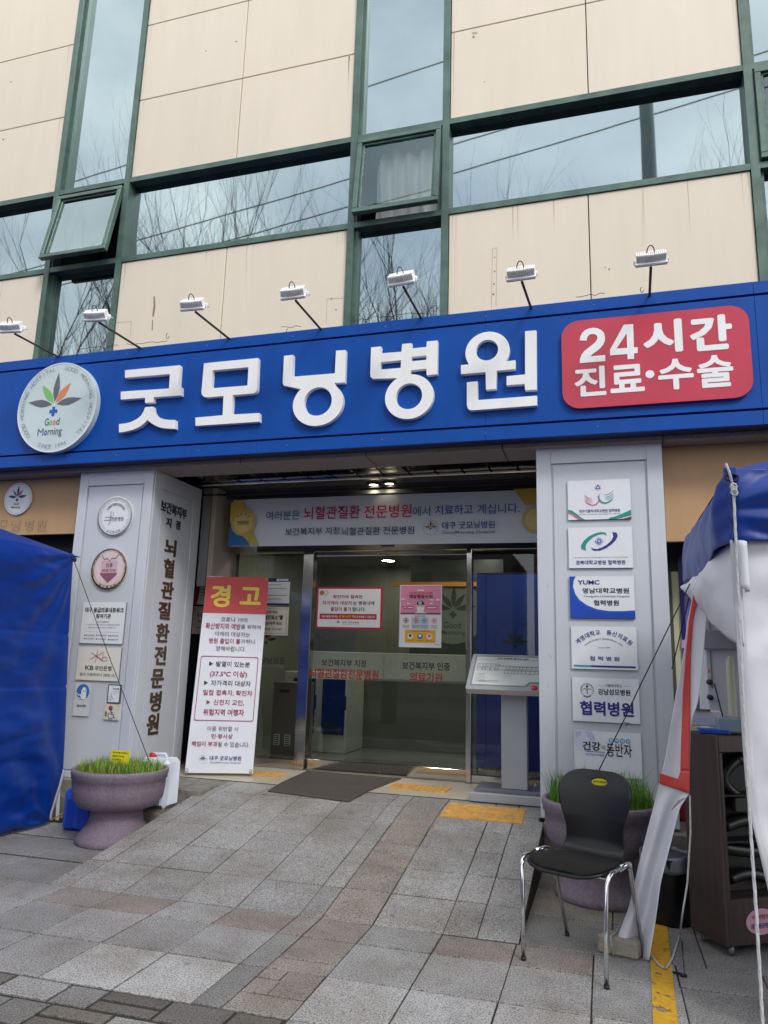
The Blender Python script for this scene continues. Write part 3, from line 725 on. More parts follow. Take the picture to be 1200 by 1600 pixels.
c_ = PL_.at(805, 1005); s_ = Sheet(PL_, c_[0] - .3, c_[0] + .3, c_[1] - .3, c_[1] + .3); dkl = mat('decal_dark', (12, 16, 34), .4)
leaf(s_, .5, .5, .26, [dkl] * 5, dkl); s_.ring(.5, .5, .36, .008, dkl); s_.arc('GOOD MORNING HOSPITAL', .5, .5, .39, 200, -20, .05, dkl); s_.mb.build('wall_emblem', bld)
# inner glass emblem
PE = YP(10.2); c_ = PE.at(708, 957); s_ = Sheet(PE, c_[0] - .55, c_[0] + .55, c_[1] - .55, c_[1] + .55)
em = mat('emblem_pale', (112, 120, 106), .5); em2 = mat('emblem_dark', (58, 62, 42), .5)
s_.disc(.5, .5, .4, em, 1); leaf(s_, .5, .46, .3, [em2] * 5, em2, 2); s_.text('Good', .38, .6, .62, .7, em2, .01); s_.text('Morning', .34, .66, .72, .8, em2, .01)
s_.mb.box((c_[0] - .62, 10.21, 1.1), (c_[0] + .7, 10.24, 2.9), mat('inner_screen', (58, 62, 52), .3)); s_.mb.box((c_[0] - .9, 10.15, 2.52), (c_[0] + .6, 10.2, 2.58), mat('strip_light_orange', (226, 150, 50), .5))  # orange bar is a strip light, its glow put into plain colour
s_.mb.box((c_[0] - .62, 10.22, .33), (c_[0] - .57, 10.27, 1.1), steel); s_.mb.box((c_[0] + .65, 10.22, .33), (c_[0] + .7, 10.27, 1.1), steel)
s_.mb.build('lobby_screen', label='lobby screen with a round leaf emblem seen through the right glass door', cat='screen')
# lobby fill: glowing discs added to brighten the lobby and blue partition
fillm = emit('lobby_fill', (1, .95, .85), 34)
for (x, y) in ((-3.4, 8.3), (-1.9, 8.5), (-3.9, 9.9), (-1.6, 9.4), (-3.4, 11.6), (-.6, 7.78), (-1.9, 7.78)):
    q = MB(); q.lathe((x, y, 3.09), [(.1, 0), (.001, .0)], fillm, seg=20); q.lathe((x, y, 3.09), [(.1, 0), (.115, -.006), (.12, .01)], steel, seg=20)
    q.build('lobby_fill_disc', bld)
cz0, cz1 = W(600, 1062, Y=9.6).z, W(600, 1020, Y=9.6).z
q = thing('reception_counter', (-2.4, 9.8, .33), 'long reception counter with a pale front band deep inside the lobby', 'counter')
g = MB(); g.box((-3.9, 9.62, .33), (-1.1, 10.1, cz0), mat('counter_grey', (84, 88, 80), .4)); g.build('base', q)
g = MB(); g.box((-3.9, 9.6, cz0 + .002), (-1.1, 10.1, cz1), mat('counter_lit', (150, 156, 140), .5), bev=.01); g.build('counter_top', q)  # paler copy of the counter colour stands for its lit upper part
# lobby cabinet with blue glass doors
cab = thing('display_cabinet', (-3.4, 9.2, .33), 'white cabinet with dark blue glass doors inside the lobby behind the left door', 'cabinet')
cw = mat('cabinet_cream', (188, 190, 172), .5)
q = MB(); q.box((-3.95, 8.9, .33), (-3.1, 9.6, 1.3), cw, bev=.01); cbody = q.build('body', cab)
for x0 in (-3.82, -3.42):
    q = MB(); q.box((x0, 8.885, .55), (x0 + .3, 8.905, 1.22), mat('blue_glass', (22, 40, 84), .08), bev=.003); dr_ = q.build('door', cab); q = MB(); q.box((x0 + .31, 8.87, .85), (x0 + .325, 8.885, 1.02), blk); q.build('handle', dr_)
q = MB(); q.lathe((-3.8, 8.8 + .25, 1.3), [(.04, 0), (.04, .14), (.015, .17), (.012, .2)], plate_white, seg=16, cap=True); q.box((-3.835, 9.04, 1.495), (-3.79, 9.06, 1.505), plate_white)
q.build('pump_bottle', label='white pump bottle on top of the lobby cabinet', cat='bottle')
q = thing('metal_locker', (-3.7, 7.95, .33), 'narrow grey metal cabinet with two vents behind the left side glass', 'cabinet')
g = MB(); gm = mat('locker_grey', (118, 110, 106), .4, metal=.3); p0 = W(428, 1065, Y=7.95); p1 = W(466, 1178, Y=7.95); g.box((p0.x, 7.95, .34), (p1.x + .02, 8.3, p0.z), gm, bev=.006); g.build('body', q)
for k in (0, 1):
    g = MB(); x0 = p0.x + .04 + k * .13; 
    g.box((x0, 7.94, .5), (x0 + .07, 7.95, .62), plate_white)
    for j in range(5): g.box((x0 + .01, 7.936, .51 + j * .022), (x0 + .06, 7.94, .52 + j * .022), blk)
    g.build('vent', q)
g = MB(); g.box((p0.x + .08, 7.94, p0.z - .12), (p0.x + .2, 7.948, p0.z - .08), blk); g.build('name_plate', q)

# entrance glazing: posts, header, doors
dglass = glass('door_glass', (.80, .85, .80), (.8, .85, .84), base=.03, ripple=.05)
fr = MB()
def pxx(x, Y=YD): return W(x, 1030, Y=Y).x
hz = W(600, 862, Y=YD).z; hz0 = W(600, 843, Y=YD).z
fr.box((-4.03, YD - .06, hz), (1.1, YD + .06, hz0 + .05), steel, bev=.006)
fr.box((pxx(470), YD - .07, .326), (pxx(486.5), YD + .05, hz), steel, bev=.006)
fr.box((pxx(729.5), YD - .07, .326), (pxx(738), YD + .05, hz), steel, bev=.006)
fr.box((-4.028, YD - .04, .326), (-3.99, YD + .04, hz), steel); fr.box((-3.99, YD - .03, .327), (pxx(470), YD + .03, .42), steel, bev=.004)
fr.box((pxx(738), YD - .03, .327), (1.1, YD + .03, .40), steel, bev=.004)
fr.build('entrance_frame', bld)
q = MB(); q.quad((-3.99, YD, .42), (pxx(470), YD, .42), (pxx(470), YD, hz), (-3.99, YD, hz), dglass); q.build('side_window', bld); q = MB(); q.quad((pxx(738), YD, .4), (1.1, YD, .4), (1.1, YD, hz), (pxx(738), YD, hz), dglass); q.build('side_window', bld)
mb = MB(); s0 = W(603, 848, Y=YD - .1); mb.box((s0.x - .07, YD - .12, s0.z - .03), (s0.x + .07, YD - .055, s0.z + .025), dkm, bev=.006); mb.build('door_sensor', bld)
band = bpy.data.materials.new('etched_film'); band.use_nodes = True; t_ = band.node_tree; b_ = t_.nodes['Principled BSDF']
b_.inputs['Base Color'].default_value = (.52, .58, .52, 1); b_.inputs['Roughness'].default_value = .6; b_.inputs['Alpha'].default_value = .16
xm = pxx(600)
redl = mat('letter_red_dark', (150, 34, 40), .5); PD = YP(YD)
for (x0, x1, lines) in ((pxx(487), xm - .002, (('보건복지부 지정', 503, 572.4, 1030.5, 1041.7, ink), ('뇌혈관질환전문병원', 484.2, 592.2, 1045, 1060.8, redl))),
                        (xm + .002, pxx(729), (('보건복지부 인증', 629, 703.4, 1034.5, 1047, ink), ('의료기관', 640.6, 692.3, 1051, 1066, redl)))):
    y = YD + (.0 if x0 < -2.5 else .0)
    q = MB(); q.box((x0, y - .02, .335), (x1, y + .02, .44), steel, bev=.003); d = q.build('glass_door', bld)
    q = MB(); q.box((x0, y - .02, hz - .045), (x1, y + .02, hz - .003), steel); q.build('top_rail', d)
    q = MB(); q.quad((x0, y, .44), (x1, y, .44), (x1, y, hz - .045), (x0, y, hz - .045), dglass); q.build('glass', d)
    q = MB(); zb0, zb1 = W(600, 1064, Y=YD).z, W(600, 1021, Y=YD).z; q.quad((x0 + .003, y - .009, zb0), (x1 - .003, y - .009, zb0), (x1 - .003, y - .009, zb1), (x0 + .003, y - .009, zb1), band); q.build('frosted_band', d)
    q = MB()
    for (b, a1, a2, t1, t2, m) in lines: pxtext(q, PD, b, a1, a2, t1, t2, m, .018, .012)
    q.build('lettering', d)
q = MB(); pxtext(q, PD, '굿모닝병원', 398, 444.6, 1026.5, 1037, ink, .012, .004); pxtext(q, PD, 'GoodMorning Hospital', 398, 444.6, 1038, 1043.4, inkgrey, .0, .004)
c_ = PD.at(416, 1000); s_ = Sheet(PD, c_[0] - .2, c_[0] + .2, c_[1] - .2, c_[1] + .2); leaf(s_, .5, .5, .33, [ink, redl, ink, inkgrey, ink], ink); q.v  # logo on the side glass
o1 = q.build('glass_lettering', bld); s_.mb.build('glass_emblem', bld)
# downlights
for (x, y) in ((583.5, 760.5), (608, 759)):
    p = W(x, y, Z=3.262); q = MB()
    em_ = MATS.get('dl') or emit('downlight_glow', (1, .82, .58), 14); MATS['dl'] = em_
    q.lathe((p.x, p.y, 3.288), [(.05, 0), (.001, 0)], em_, seg=24); q.lathe((p.x, p.y, 3.285), [(.05, 0), (.06, -.012), (.075, -.006), (.08, .015)], dkm, seg=24)
    q.build('downlight', bld)
    l_ = bpy.data.lights.new('downlight_lamp', 'SPOT'); l_.energy = 9; l_.color = (1, .8, .55); l_.spot_size = R(110); l_.shadow_soft_size = .05; l_.spot_blend = .6
    lo = bpy.data.objects.new('downlight_lamp', l_); COL.objects.link(lo); lo.location = (p.x, p.y, 3.27)

# ================================================================== FASCIA SIGN
PS = YP(YS)
bluem = mat('sign_blue', (0, 73, 160), .5, var=.05, scale=1.5, spec=.22, streak=.12); blueg = mat('sign_groove', (4, 14, 70), .5)
ZS0, ZS1, ZG0, ZG1 = 3.295, 4.465, 3.417, 4.353
sg = thing('fascia_sign', (-2.5, 5.9, ZS0), 'long blue fascia sign with raised white Korean letters across the building front', 'sign')
mb = MB()
xj = [-9.5, -7.2, -5.1, -3.0, -.9, 1.2, 3.3]
for i in range(6):
    for (z0, z1) in ((ZS0, ZG0 - .009), (ZG0 + .009, ZG1 - .009), (ZG1 + .009, ZS1)):
        mb.obox(Matrix.Translation(((xj[i] + xj[i + 1]) / 2, YS + .015, (z0 + z1) / 2)), ((xj[i + 1] - xj[i]) / 2 - .0007, .015, (z1 - z0) / 2), bluem, .002)
mb.box((-9.5, YS + .028, ZS0 + .002), (3.3, YS + .16, ZS1 - .004), blueg)
mb.box((-9.5, YS + .16, ZS0 + .04), (3.3, YF - .03, ZS1 - .03), dkm)
mb.build('panel', sg)
white = mat('letter_white', (236, 237, 238), .35, streak=.05, var=.012, scale=10, stretch=(8, 8, .6)); lside = mat('letter_side', (190, 192, 196), .4)
LD = .048; PLT = YP(YS - LD)
def c4(p): return (170 + p[0] / 4.2857, 540 + p[1] / 4.2857)
def c5(p): return (420 + p[0] / 4.2857, 500 + p[1] / 4.2857)
def c6(p): return (680 + p[0] / 4.2857, 480 + p[1] / 4.2857)
def letter(polys):
    q = MB()
    for loops in polys: uvpoly(q, PLT, loops, white, 0., LD)
    for i, n in enumerate(q.m): pass
    return q.build('letter', sg)
def A(cv, pts): return [PLT.at(*cv(p)) for p in pts]
letter([[A(c4, [(108, 165), (477, 131), (467, 278), (484, 277), (484, 333), (300, 345), (298, 380), (243, 384), (243, 349), (80, 361), (80, 308), (403, 287), (409, 190), (108, 215)])],
        [A(c4, [(243, 412), (296, 408), (301, 440), (314, 463), (335, 480), (368, 492), (400, 497), (445, 498), (445, 556), (400, 556), (360, 552), (320, 540), (285, 520), (257, 497), (240, 517), (205, 544), (165, 562), (120, 574), (68, 582), (68, 525), (110, 521), (150, 511), (190, 490), (218, 466), (234, 438)])]])
letter([[A(c4, [(637, 118), (1000, 83), (993, 285), (990, 302), (981, 314), (966, 320), (830, 331), (822, 462), (1008, 451), (1008, 509), (580, 537), (580, 482), (762, 466), (768, 337), (655, 346), (637, 342), (625, 331), (620, 313)]),
         A(c4, [(695, 165), (935, 144), (928, 267), (685, 286)])]])
def ringarc(cv, cpx, rpx, th0, th1, n=26):
    """arc of a round letter part, centre and radii in crop pixels, angles in degrees counter-clockwise"""
    c = PLT.at(*cv(cpx)); r = abs(PLT.at(*cv((cpx[0] + rpx[0], cpx[1])))[0] - PLT.at(*cv((cpx[0] - rpx[0], cpx[1])))[0]) / 2
    r2 = abs(PLT.at(*cv((cpx[0], cpx[1] - rpx[1])))[1] - PLT.at(*cv((cpx[0], cpx[1] + rpx[1])))[1]) / 2
    return c, r, r2, [(c[0] + r * math.cos(R(th0 + (th1 - th0) * i / n)), c[1] + r2 * math.sin(R(th0 + (th1 - th0) * i / n))) for i in range(n + 1)]
def angof(cv, c, r, r2, p):
    q = PLT.at(*cv(p)); return math.degrees(math.atan2((q[1] - c[1]) / r2, (q[0] - c[0]) / r))
def ring_body(cv, cpx, rpx, hpx, hr, before, start, end, holes=()):
    c, r, r2, _ = ringarc(cv, cpx, rpx, 0, 10)
    a0 = angof(cv, c, r, r2, start); a1 = angof(cv, c, r, r2, end)
    while a1 > a0: a1 -= 360
    _, _, _, arc_ = ringarc(cv, cpx, rpx, a0, a1, 40)
    hole = ringarc(cv, hpx, hr, 0, 360, 36)[3][:-1]
    return [A(cv, before) + arc_, hole] + [A(cv, h) for h in holes]
letter([ring_body(c5, (327, 558), (167, 149), (328, 545), (93, 95), [(100, 438), (93, 420), (102, 240), (163, 233), (158, 380), (442, 357), (450, 205), (515, 201), (508, 418), (440, 421)][::1], (446, 445), (205, 455))])
letter([ring_body(c5, (939, 512), (162, 149), (938, 510), (88, 86), [(698, 394), (682, 382), (679, 360), (685, 183), (752, 177), (749, 223), (888, 212), (893, 160), (957, 155), (955, 190), (1055, 180), (1058, 143), (1130, 137), (1127, 362), (1057, 369), (1055, 325), (952, 336), (946, 362)], (960, 364), (862, 384),
                  [[(750, 282), (886, 268), (883, 320), (747, 332)], [(956, 246), (1055, 237), (1055, 266), (956, 276)]])])
q = ring_body(c6, (349, 296), (148, 132), (347, 287), (74, 69), [(537, 354), (537, 413), (412, 425), (408, 547), (340, 552), (337, 434), (172, 448), (172, 388), (228, 382)], (240, 384), (462, 358))
letter([q, [A(c6, [(602, 160), (678, 155), (680, 552), (602, 555), (600, 513), (478, 522), (478, 462), (602, 450)])],
        [A(c6, [(212, 503), (283, 496), (285, 622), (682, 592), (682, 657), (250, 690), (232, 688), (218, 677), (212, 655)])]])
# red plate
redm = mat('sign_red', (190, 52, 76), .35, var=.04, scale=3)
PR = YP(YS - .035); x0 = PR.at(878.3, 581)[0]; x1 = PR.at(1176, 578)[0]; zt = PR.at(1025, 489)[1]; zb = PR.at(1025, 630)[1]
q = MB(); uvpoly(q, PR, [rrect(x0, x1, zb, zt, .14)], redm, 0, .035); plate = q.build('red_plate', sg)
q = MB(); e = lambda x, y: (870 + x / 3.871, 480 + y / 3.871)
for ch, a, b, t, bt in (('시', 520, 760, 78, 278), ('간', 803, 1062, 50, 262), ('진', 107, 298, 360, 538), ('료', 322, 530, 348, 515), ('수', 612, 828, 312, 498), ('술', 848, 1068, 290, 485)):
    xa, ya = e(a, t); xb, yb = e(b, bt); pxtext(q, PR, ch, xa, xb, ya, yb, white, (.042 if ch in '시간' else .03), .003)
two = [(138, 202), (143, 178), (153, 157), (170, 140), (195, 129), (222, 125), (250, 129), (272, 141), (286, 158), (292, 180), (290, 206), (280, 228), (262, 250), (240, 268), (218, 283), (203, 298), (293, 290), (293, 327), (139, 339), (141, 312), (150, 288), (166, 266), (190, 247), (213, 230), (232, 213), (243, 197), (246, 182), (240, 170), (228, 164), (212, 163), (198, 167), (188, 176), (183, 188), (180, 203)]
four = [(405, 107), (462, 103), (466, 244), (489, 242), (489, 278), (467, 280), (467, 313), (428, 316), (427, 284), (322, 293), (322, 258)]
fourh = [(422, 160), (361, 251), (426, 247)]
uvpoly(q, PR, [[PR.at(*e(*p)) for p in two]], white, .003); uvpoly(q, PR, [[PR.at(*e(*p)) for p in four], [PR.at(*e(*p)) for p in fourh]], white, .003)
c_ = PR.at(*e(563, 406)); uvpoly(q, PR, [circ(c_[0], c_[1], .033)], white, .003)
q.build('lettering', plate)
# round emblem
PEm = YP(YS - .06); a = PEm.at(28, 640); b = PEm.at(150.5, 632); rr = (b[0] - a[0]) / 2; t_z = PEm.at(90, 568)[1]; b_z = PEm.at(90, 706)[1]
cx, cz = (a[0] + b[0]) / 2, (t_z + b_z) / 2; rr = .5 * rr + .25 * (t_z - b_z)
pgm = mat('emblem_face', (196, 212, 214), .35, var=.03)
q = MB(); uvpoly(q, PEm, [circ(cx, cz, rr, n=72)], pgm, 0, .06); uvpoly(q, PEm, [circ(cx, cz, rr, n=72), circ(cx, cz, rr - .012, n=72)], plate_white, .003, .003); ed = q.build('emblem_disc', sg)
s_ = Sheet(PEm, cx - rr, cx + rr, cz - rr, cz + rr); s_.d = .0014
ringgrey = mat('ring_grey', (142, 152, 156), .5)
def fullogo(s_, cols, plus, words=True):
    leaf(s_, .47, .47, .345, cols, plus)
    s_.text('G', .375, .43, .62, .70, greyleaf, .012); s_.text('o', .435, .472, .645, .70, green_ink, .03); s_.text('o', .48, .517, .645, .70, orange_ink, .03); s_.text('d', .523, .565, .62, .70, greyleaf, .012)
    s_.text('M', .30, .375, .73, .81, greyleaf, .0); s_.text('o', .385, .42, .752, .81, inkblue, .03); s_.text('rning', .43, .61, .73, .835, greyleaf, .012)
    s_.arc('GOOD MORNING HOSPITAL', .5, .5, .415, 226, 98, .066, ringgrey); s_.arc('GOOD MORNING HOSPITAL', .5, .5, .415, 84, -48, .066, ringgrey)
    s_.arc('SINCE 1994', .5, .5, .46, 246, 294, .066, ringgrey, inward=True)
fullogo(s_, [greyleaf, orange_ink, greyleaf, green_ink, greyleaf], inkblue); s_.mb.build('emblem_print', ed)
# second small emblem on the tan fascia
q = MB(); a = PT.at(9.5, 781); b = PT.at(51, 778); rr2 = (b[0] - a[0]) / 2; t_z = PT.at(30, 755)[1]; b_z = PT.at(30, 805)[1]; cx2, cz2 = (a[0] + b[0]) / 2, (t_z + b_z) / 2
rr2 = (rr2 + (t_z - b_z) / 2) / 2
sm = thing('round_sign', (cx2, 6.2, cz2), 'small round white leaf emblem on the tan fascia left of the left pillar', 'sign')
uvpoly(q, PT, [circ(cx2, cz2, rr2, n=48)], plate_white, .02, .018); q.build('disc', sm)
s_ = Sheet(Plane((0, 6.178, 0), (1, 0, 0), (0, 0, 1)), cx2 - rr2, cx2 + rr2, cz2 - rr2, cz2 + rr2); nv = mat('ink_darknavy', (44, 42, 92), .5); leaf(s_, .48, .46, .36, [nv, mat('ink_rose', (170, 90, 120), .5), nv, mat('ink_leafgreen', (50, 150, 120), .5), nv], nv)
s_.text('Good', .38, .56, .62, .7, ink, .01); s_.text('Morning', .31, .63, .73, .82, ink, .01); s_.ring(.5, .5, .46, .008, inkgrey); s_.mb.build('print', sm)

# ================================================================== PILLARS
pil = mat('pillar_grey', (199, 204, 214), .35, streak=.022, var=.025, scale=1.3, metal=.1)
def pillar(x0, x1, z0, z1, label, inner, side=False):
    t = thing('clad_pillar', ((x0 + x1) / 2, YPL, 0), label, 'pillar', 'grey clad entrance pillars')
    q = MB(); bw = inner
    # front frame and recessed panel
    q.box((x0, YPL - .02, z0), (x0 + bw, YPL, z1), pil, bev=.003); q.box((x1 - bw, YPL - .02, z0), (x1, YPL, z1), pil, bev=.003)
    q.box((x0 + bw, YPL - .02, z1 - .14), (x1 - bw, YPL, z1), pil, bev=.003); q.box((x0 + bw, YPL - .02, z0), (x1 - bw, YPL, z0 + .06), pil, bev=.003)
    q.box((x0 + bw + .018, YPL - .012, z0 + .078), (x1 - bw - .018, YPL + .01, z1 - .158), pil, bev=.002)
    q.box((x0 + .002, YPL + .0005, z0 + .002), (x1 - .002, 6.98, z1 - .002), pil)
    q.build('cladding', t)
    q = MB(); q.box((x0 + .05, YPL + .03, .19), (x1 - .05, 6.9, z0 + .001), blk); q.build('plinth', t)
    q = MB(); q.box((x0 + .1, YPL + .05, z1 - .002), (x1 - .1, 6.9, z1 + .03), darkgap); q.build('cap', t)
    if side:
        q = MB(); X = x1 + .0
        for (y0, y1, a, b) in ((6.105, 6.235, z0 + .002, z1 - .003), (6.83, 6.98, z0 + .002, z1 - .003), (6.235, 6.83, z1 - .16, z1 - .003)):
            q.box((X - .002, y0, a), (X + .012, y1, b), pil, bev=.002)
        q.box((X - .002, 6.25, z0), (X + .006, 6.815, z1 - .175), pil, bev=.002)
        q.build('side_panel', t)
        return t, X + .006
    return t
LP, SX = pillar(-.833 * YPL, -.69 * YPL - .012, .31, 3.262, 'left grey clad pillar with round badges and brown vertical Korean letters', .1, True)
RP = pillar(-.083 * YPL, .0805 * YPL, .325, 3.268, 'right grey clad pillar carrying six rectangular hospital plates', .12)
dirt = mat('splash_dirt', (150, 146, 140), .9, var=.1, scale=30); rgs = random.Random(4)
q = MB(); Pp = YP(YPL - .0205)
for (xa, xb, zb_) in ((-.83 * YPL, -.71 * YPL, .32), (-.08 * YPL, .078 * YPL, .335)):
    for i in range(70):
        x = rgs.uniform(xa, xb); z = zb_ + rgs.random() ** 2.5 * .5; r_ = rgs.uniform(.0015, .005)
        if xa + .085 < x < xb - .085 and z > zb_ + .05: continue
        uvpoly(q, Pp, [[(x + r_ * math.cos(t) * rgs.uniform(.6, 1.3), z + r_ * math.sin(t) * rgs.uniform(.6, 1.6)) for t in [j * .785 for j in range(8)]]], dirt, .0008)
    for i in range(5):
        x = rgs.uniform(xa + .01, xa + .08); z = rgs.uniform(.5, 2.6); uvpoly(q, Pp, [[(x, z), (x + .003, z), (x + .004, z + rgs.uniform(.02, .06)), (x + .001, z + .02)]], dirt, .0008)
    (LP if xa < -2 else RP)
    q.build('scuff_marks', LP if xa < -2 else RP); q = MB()
q = MB()
for i in range(-3, 9):
    for zz in (3.355, 4.41):
        c = Vector((-7.2 + i * .9, YS, zz)); q.tube([c, c + Vector((0, -.003, 0))], .006, plate_edge, 8)
q.build('screws', sg, kind='stuff')
# vertical lettering on the side of the left pillar
PSd = Plane((SX, 6.1, 0), (0, 1, 0), (0, 0, 1)); q = MB(); brown = mat('letter_brown', (92, 70, 52), .35, metal=.4, var=.1, scale=6)
for b, x0, x1, t, bt, m, bo in (('보건복지부', 250.8, 291.7, 788, 806, ink, .03), ('지', 259.2, 267.5, 809, 824, ink, .03), ('정', 274, 281.3, 813.5, 828, ink, .03), ('뇌', 256.7, 275, 842, 869, brown, .032), ('혈', 255.3, 271.7, 873, 903, brown, .03), ('관', 251.7, 270.8, 908, 936, brown, .032),
                        ('질', 246.9, 266, 940, 968, brown, .03), ('환', 244, 264, 974, 1004, brown, .03), ('전', 241, 259.2, 1009, 1039, brown, .032), ('문', 236, 255.4, 1045, 1075, brown, .032), ('병', 234, 251.4, 1080, 1112, brown, .032), ('원', 229, 247.6, 1115, 1148, brown, .032)):
    pxtext(q, PSd, b, x0, x1, t, bt, m, bo, .006, .006)
q.build('lettering', LP)

# ------------------------------------------------------------------ plates on the right pillar
PP = YP(YPL - .03)
def plate(tl, tr, bl, br, label, draw, pl=PP, base=plate_white, thick=.018, name='hospital_plate', cat='sign', group=None, edge=True):
    s = sheet_px(pl, tl, tr, bl, br)
    c = s.U(.5, 1); t = thing(name, pl.w(c[0], c[1], -.01), label, cat, group)
    q = MB(); uvpoly(q, pl, [[s.U(0, 1), s.U(1, 1), s.U(1, 0), s.U(0, 0)]], base, 0, 0)
    uvpoly(q, pl, [[s.U(0, 1), s.U(1, 1), s.U(1, 0), s.U(0, 0)]], plate_edge if edge else base, -.0006, thick - .0006) if thick else None
    q.build('panel', t)
    draw(s)
    if s.mb.f: s.mb.build('print', t)
    return t
G6 = 'hospital plates on the right pillar'
def d1(s):
    s.disc(.49, .2, .055, mat('pale_blue', (190, 200, 230), .5)); s.poly([(.445, .235), (.49, .12), (.535, .235)], navy, 2); s.disc(.49, .2, .016, plate_white, 3)
    # two open hands drawn with tapering strokes
    s.line([(.28, .55), (.33, .61), (.39, .645), (.45, .63), (.495, .56), (.5, .48), (.475, .4)], [.004, .012, .02, .024, .022, .016, .004], pinkink, 2)
    for y, l in ((.36, .115), (.41, .13), (.46, .13), (.5, .1)): s.line([(.27, y), (.27 + l * .5, y + .09), (.27 + l, y + .11)], [.004, .010, .006], pinkink, 2)
    s.line([(.73, .5), (.67, .57), (.61, .6), (.55, .58), (.505, .5), (.5, .42), (.52, .36)], [.004, .012, .02, .024, .022, .016, .004], teal, 3)
    for y, l in ((.29, .15), (.35, .14), (.4, .13), (.45, .1)): s.line([(.735, y), (.735 - l * .5, y + .09), (.735 - l, y + .1)], [.004, .010, .006], teal, 3)
    s.text('대구가톨릭대학교병원 협력병원', .18, .83, .745, .83, navy, .012); s.text('DAEGU CATHOLIC UNIV MEDICAL CENTER', .18, .83, .855, .885, inkgrey)
    s.poly([(0, .74), (.06, .76), (.15, .86), (.22, .96), (.27, 1), (.22, 1), (.12, .92), (.06, .84), (0, .8)], teal); s.poly([(0, .8), (.06, .84), (.15, .93), (.21, 1), (.17, 1), (.1, .93), (.05, .87), (0, .84)], pinkink, 2)
    s.poly([(.65, .97), (.75, .94), (.88, .86), (1, .78), (1, .92), (.85, .98), (.75, 1), (.65, 1)], teal); s.poly([(.9, .985), (1, .945), (1, 1), (.88, 1)], inkred, 2)
plate((886.8, 751.8), (984.1, 747.5), (887.8, 813), (986.6, 809.8), 'white plate with pink and green hands emblem, topmost on the right pillar', d1, group=G6)
def crescent(s, pts_out, pts_in, m): s.poly(pts_out + pts_in[::-1], m, 2)
def d2(s):
    o = [(.27, .57), (.2, .52), (.2, .44), (.25, .32), (.33, .22), (.43, .15), (.52, .12), (.59, .14), (.61, .22)]; i = [(.28, .56), (.27, .5), (.28, .42), (.33, .33), (.4, .24), (.47, .19), (.53, .17), (.58, .18), (.61, .22)]
    crescent(s, o, i, teal)
    o = [(.36, .49), (.37, .55), (.41, .58), (.49, .58), (.58, .53), (.68, .43), (.75, .32), (.78, .22), (.76, .14), (.69, .13)]; i = [(.36, .49), (.39, .53), (.45, .54), (.53, .5), (.61, .43), (.68, .33), (.71, .24), (.705, .17), (.69, .13)]
    crescent(s, o, i, navy)
    s.ring(.485, .35, .058, .005, inkblue, 2); s.disc(.485, .35, .04, inkblue, 2); s.rect(.48, .49, .30, .40, plate_white, 3); s.rect(.455, .515, .343, .357, plate_white, 4)
    for a in range(4): s.line([(.485 + .05 * math.cos(a * 1.571), .35 - .05 * math.sin(a * 1.571) * s.asp), (.485 + .072 * math.cos(a * 1.571), .35 - .072 * math.sin(a * 1.571) * s.asp)], .006, inkblue, 3)
    s.text('Partnership Hospital with Kyungpook National University Hospital', .08, .92, .725, .765, inkgrey); s.text('경북대학교병원 협력병원', .11, .88, .81, .92, navy, .016)
plate((887.8, 824.4), (987, 823), (889, 887.2), (989.8, 887.6), 'white plate with green and navy crescents around a small star on the right pillar', d2, group=G6)
def d3(s):
    pts = [(0, 0), (.1, 0), (.065, .1), (.055, .25), (.085, .42), (.15, .57), (.27, .7), (.42, .79), (.6, .83), (.8, .83), (1, .81), (1, 1), (0, 1)]
    s.poly(pts, inkblue, 1)
    pts = [(.0, .0), (.06, 0), (.035, .12), (.028, .27), (.06, .45), (.13, .61), (.25, .745), (.41, .835), (.6, .87), (.8, .87), (1, .855), (1, 1), (0, 1)]
    s.poly(pts, mat('plate_blue', (16, 70, 178), .4), 2)
    s.text('YUMC', .13, .47, .09, .2, navy, .03); s.text('영남대학교병원', .2, .92, .28, .41, ink, .02); s.text('Youngnam University Hospital', .21, .92, .45, .52, inkgrey, .006); s.text('협력병원', .37, .76, .57, .7, ink, .02)
plate((889.6, 900.7), (990.3, 900.3), (891.5, 965), (992.8, 966.5), 'white plate with a deep blue curved corner, third from the top on the right pillar', d3, group=G6)
def d4(s):
    s.arc('계명대학교 동산의료원', .5, 1.0, .55, 137, 43, .088, navy, .014); s.arc('KEIMYUNG UNIVERSITY DONGSAN MEDICAL CENTER', .5, .95, .43, 131, 49, .035, inkgrey)
    s.text('Since 1899', .41, .6, .475, .51, inkgrey); s.text('협 력 병 원', .28, .73, .7, .8, navy, .016)
    s.rect(.03, .3, .91, .955, mat('ink_turquoise', (40, 150, 175), .5)); s.rect(.3, .97, .91, .955, navy)
plate((892, 978), (994, 980), (893.8, 1044.4), (996.8, 1047.6), 'white plate with arched navy lettering over a thin blue bottom stripe on the right pillar', d4, group=G6)
def d5(s):
    s.ring(.225, .28, .1, .006, ink); s.arc('CATHOLIC UNIVERSITY', .225, .28, .075, 200, -20, .028, ink); s.disc(.225, .2, .018, ink); s.rect(.22, .23, .2, .38, ink); s.line([(.16, .27), (.2, .25), (.225, .3), (.25, .25), (.29, .27)], .01, ink); s.line([(.17, .42), (.225, .45), (.28, .42)], .01, ink)
    s.line([(.39, .165), (.48, .165)], .004, inkgrey); s.line([(.77, .165), (.87, .165)], .004, inkgrey)
    s.text('가톨릭대학교', .5, .75, .13, .2, ink, .006); s.text('강남성모병원', .39, .87, .24, .38, ink, .024); s.text('협력병원', .11, .91, .53, .86, navy, .032)
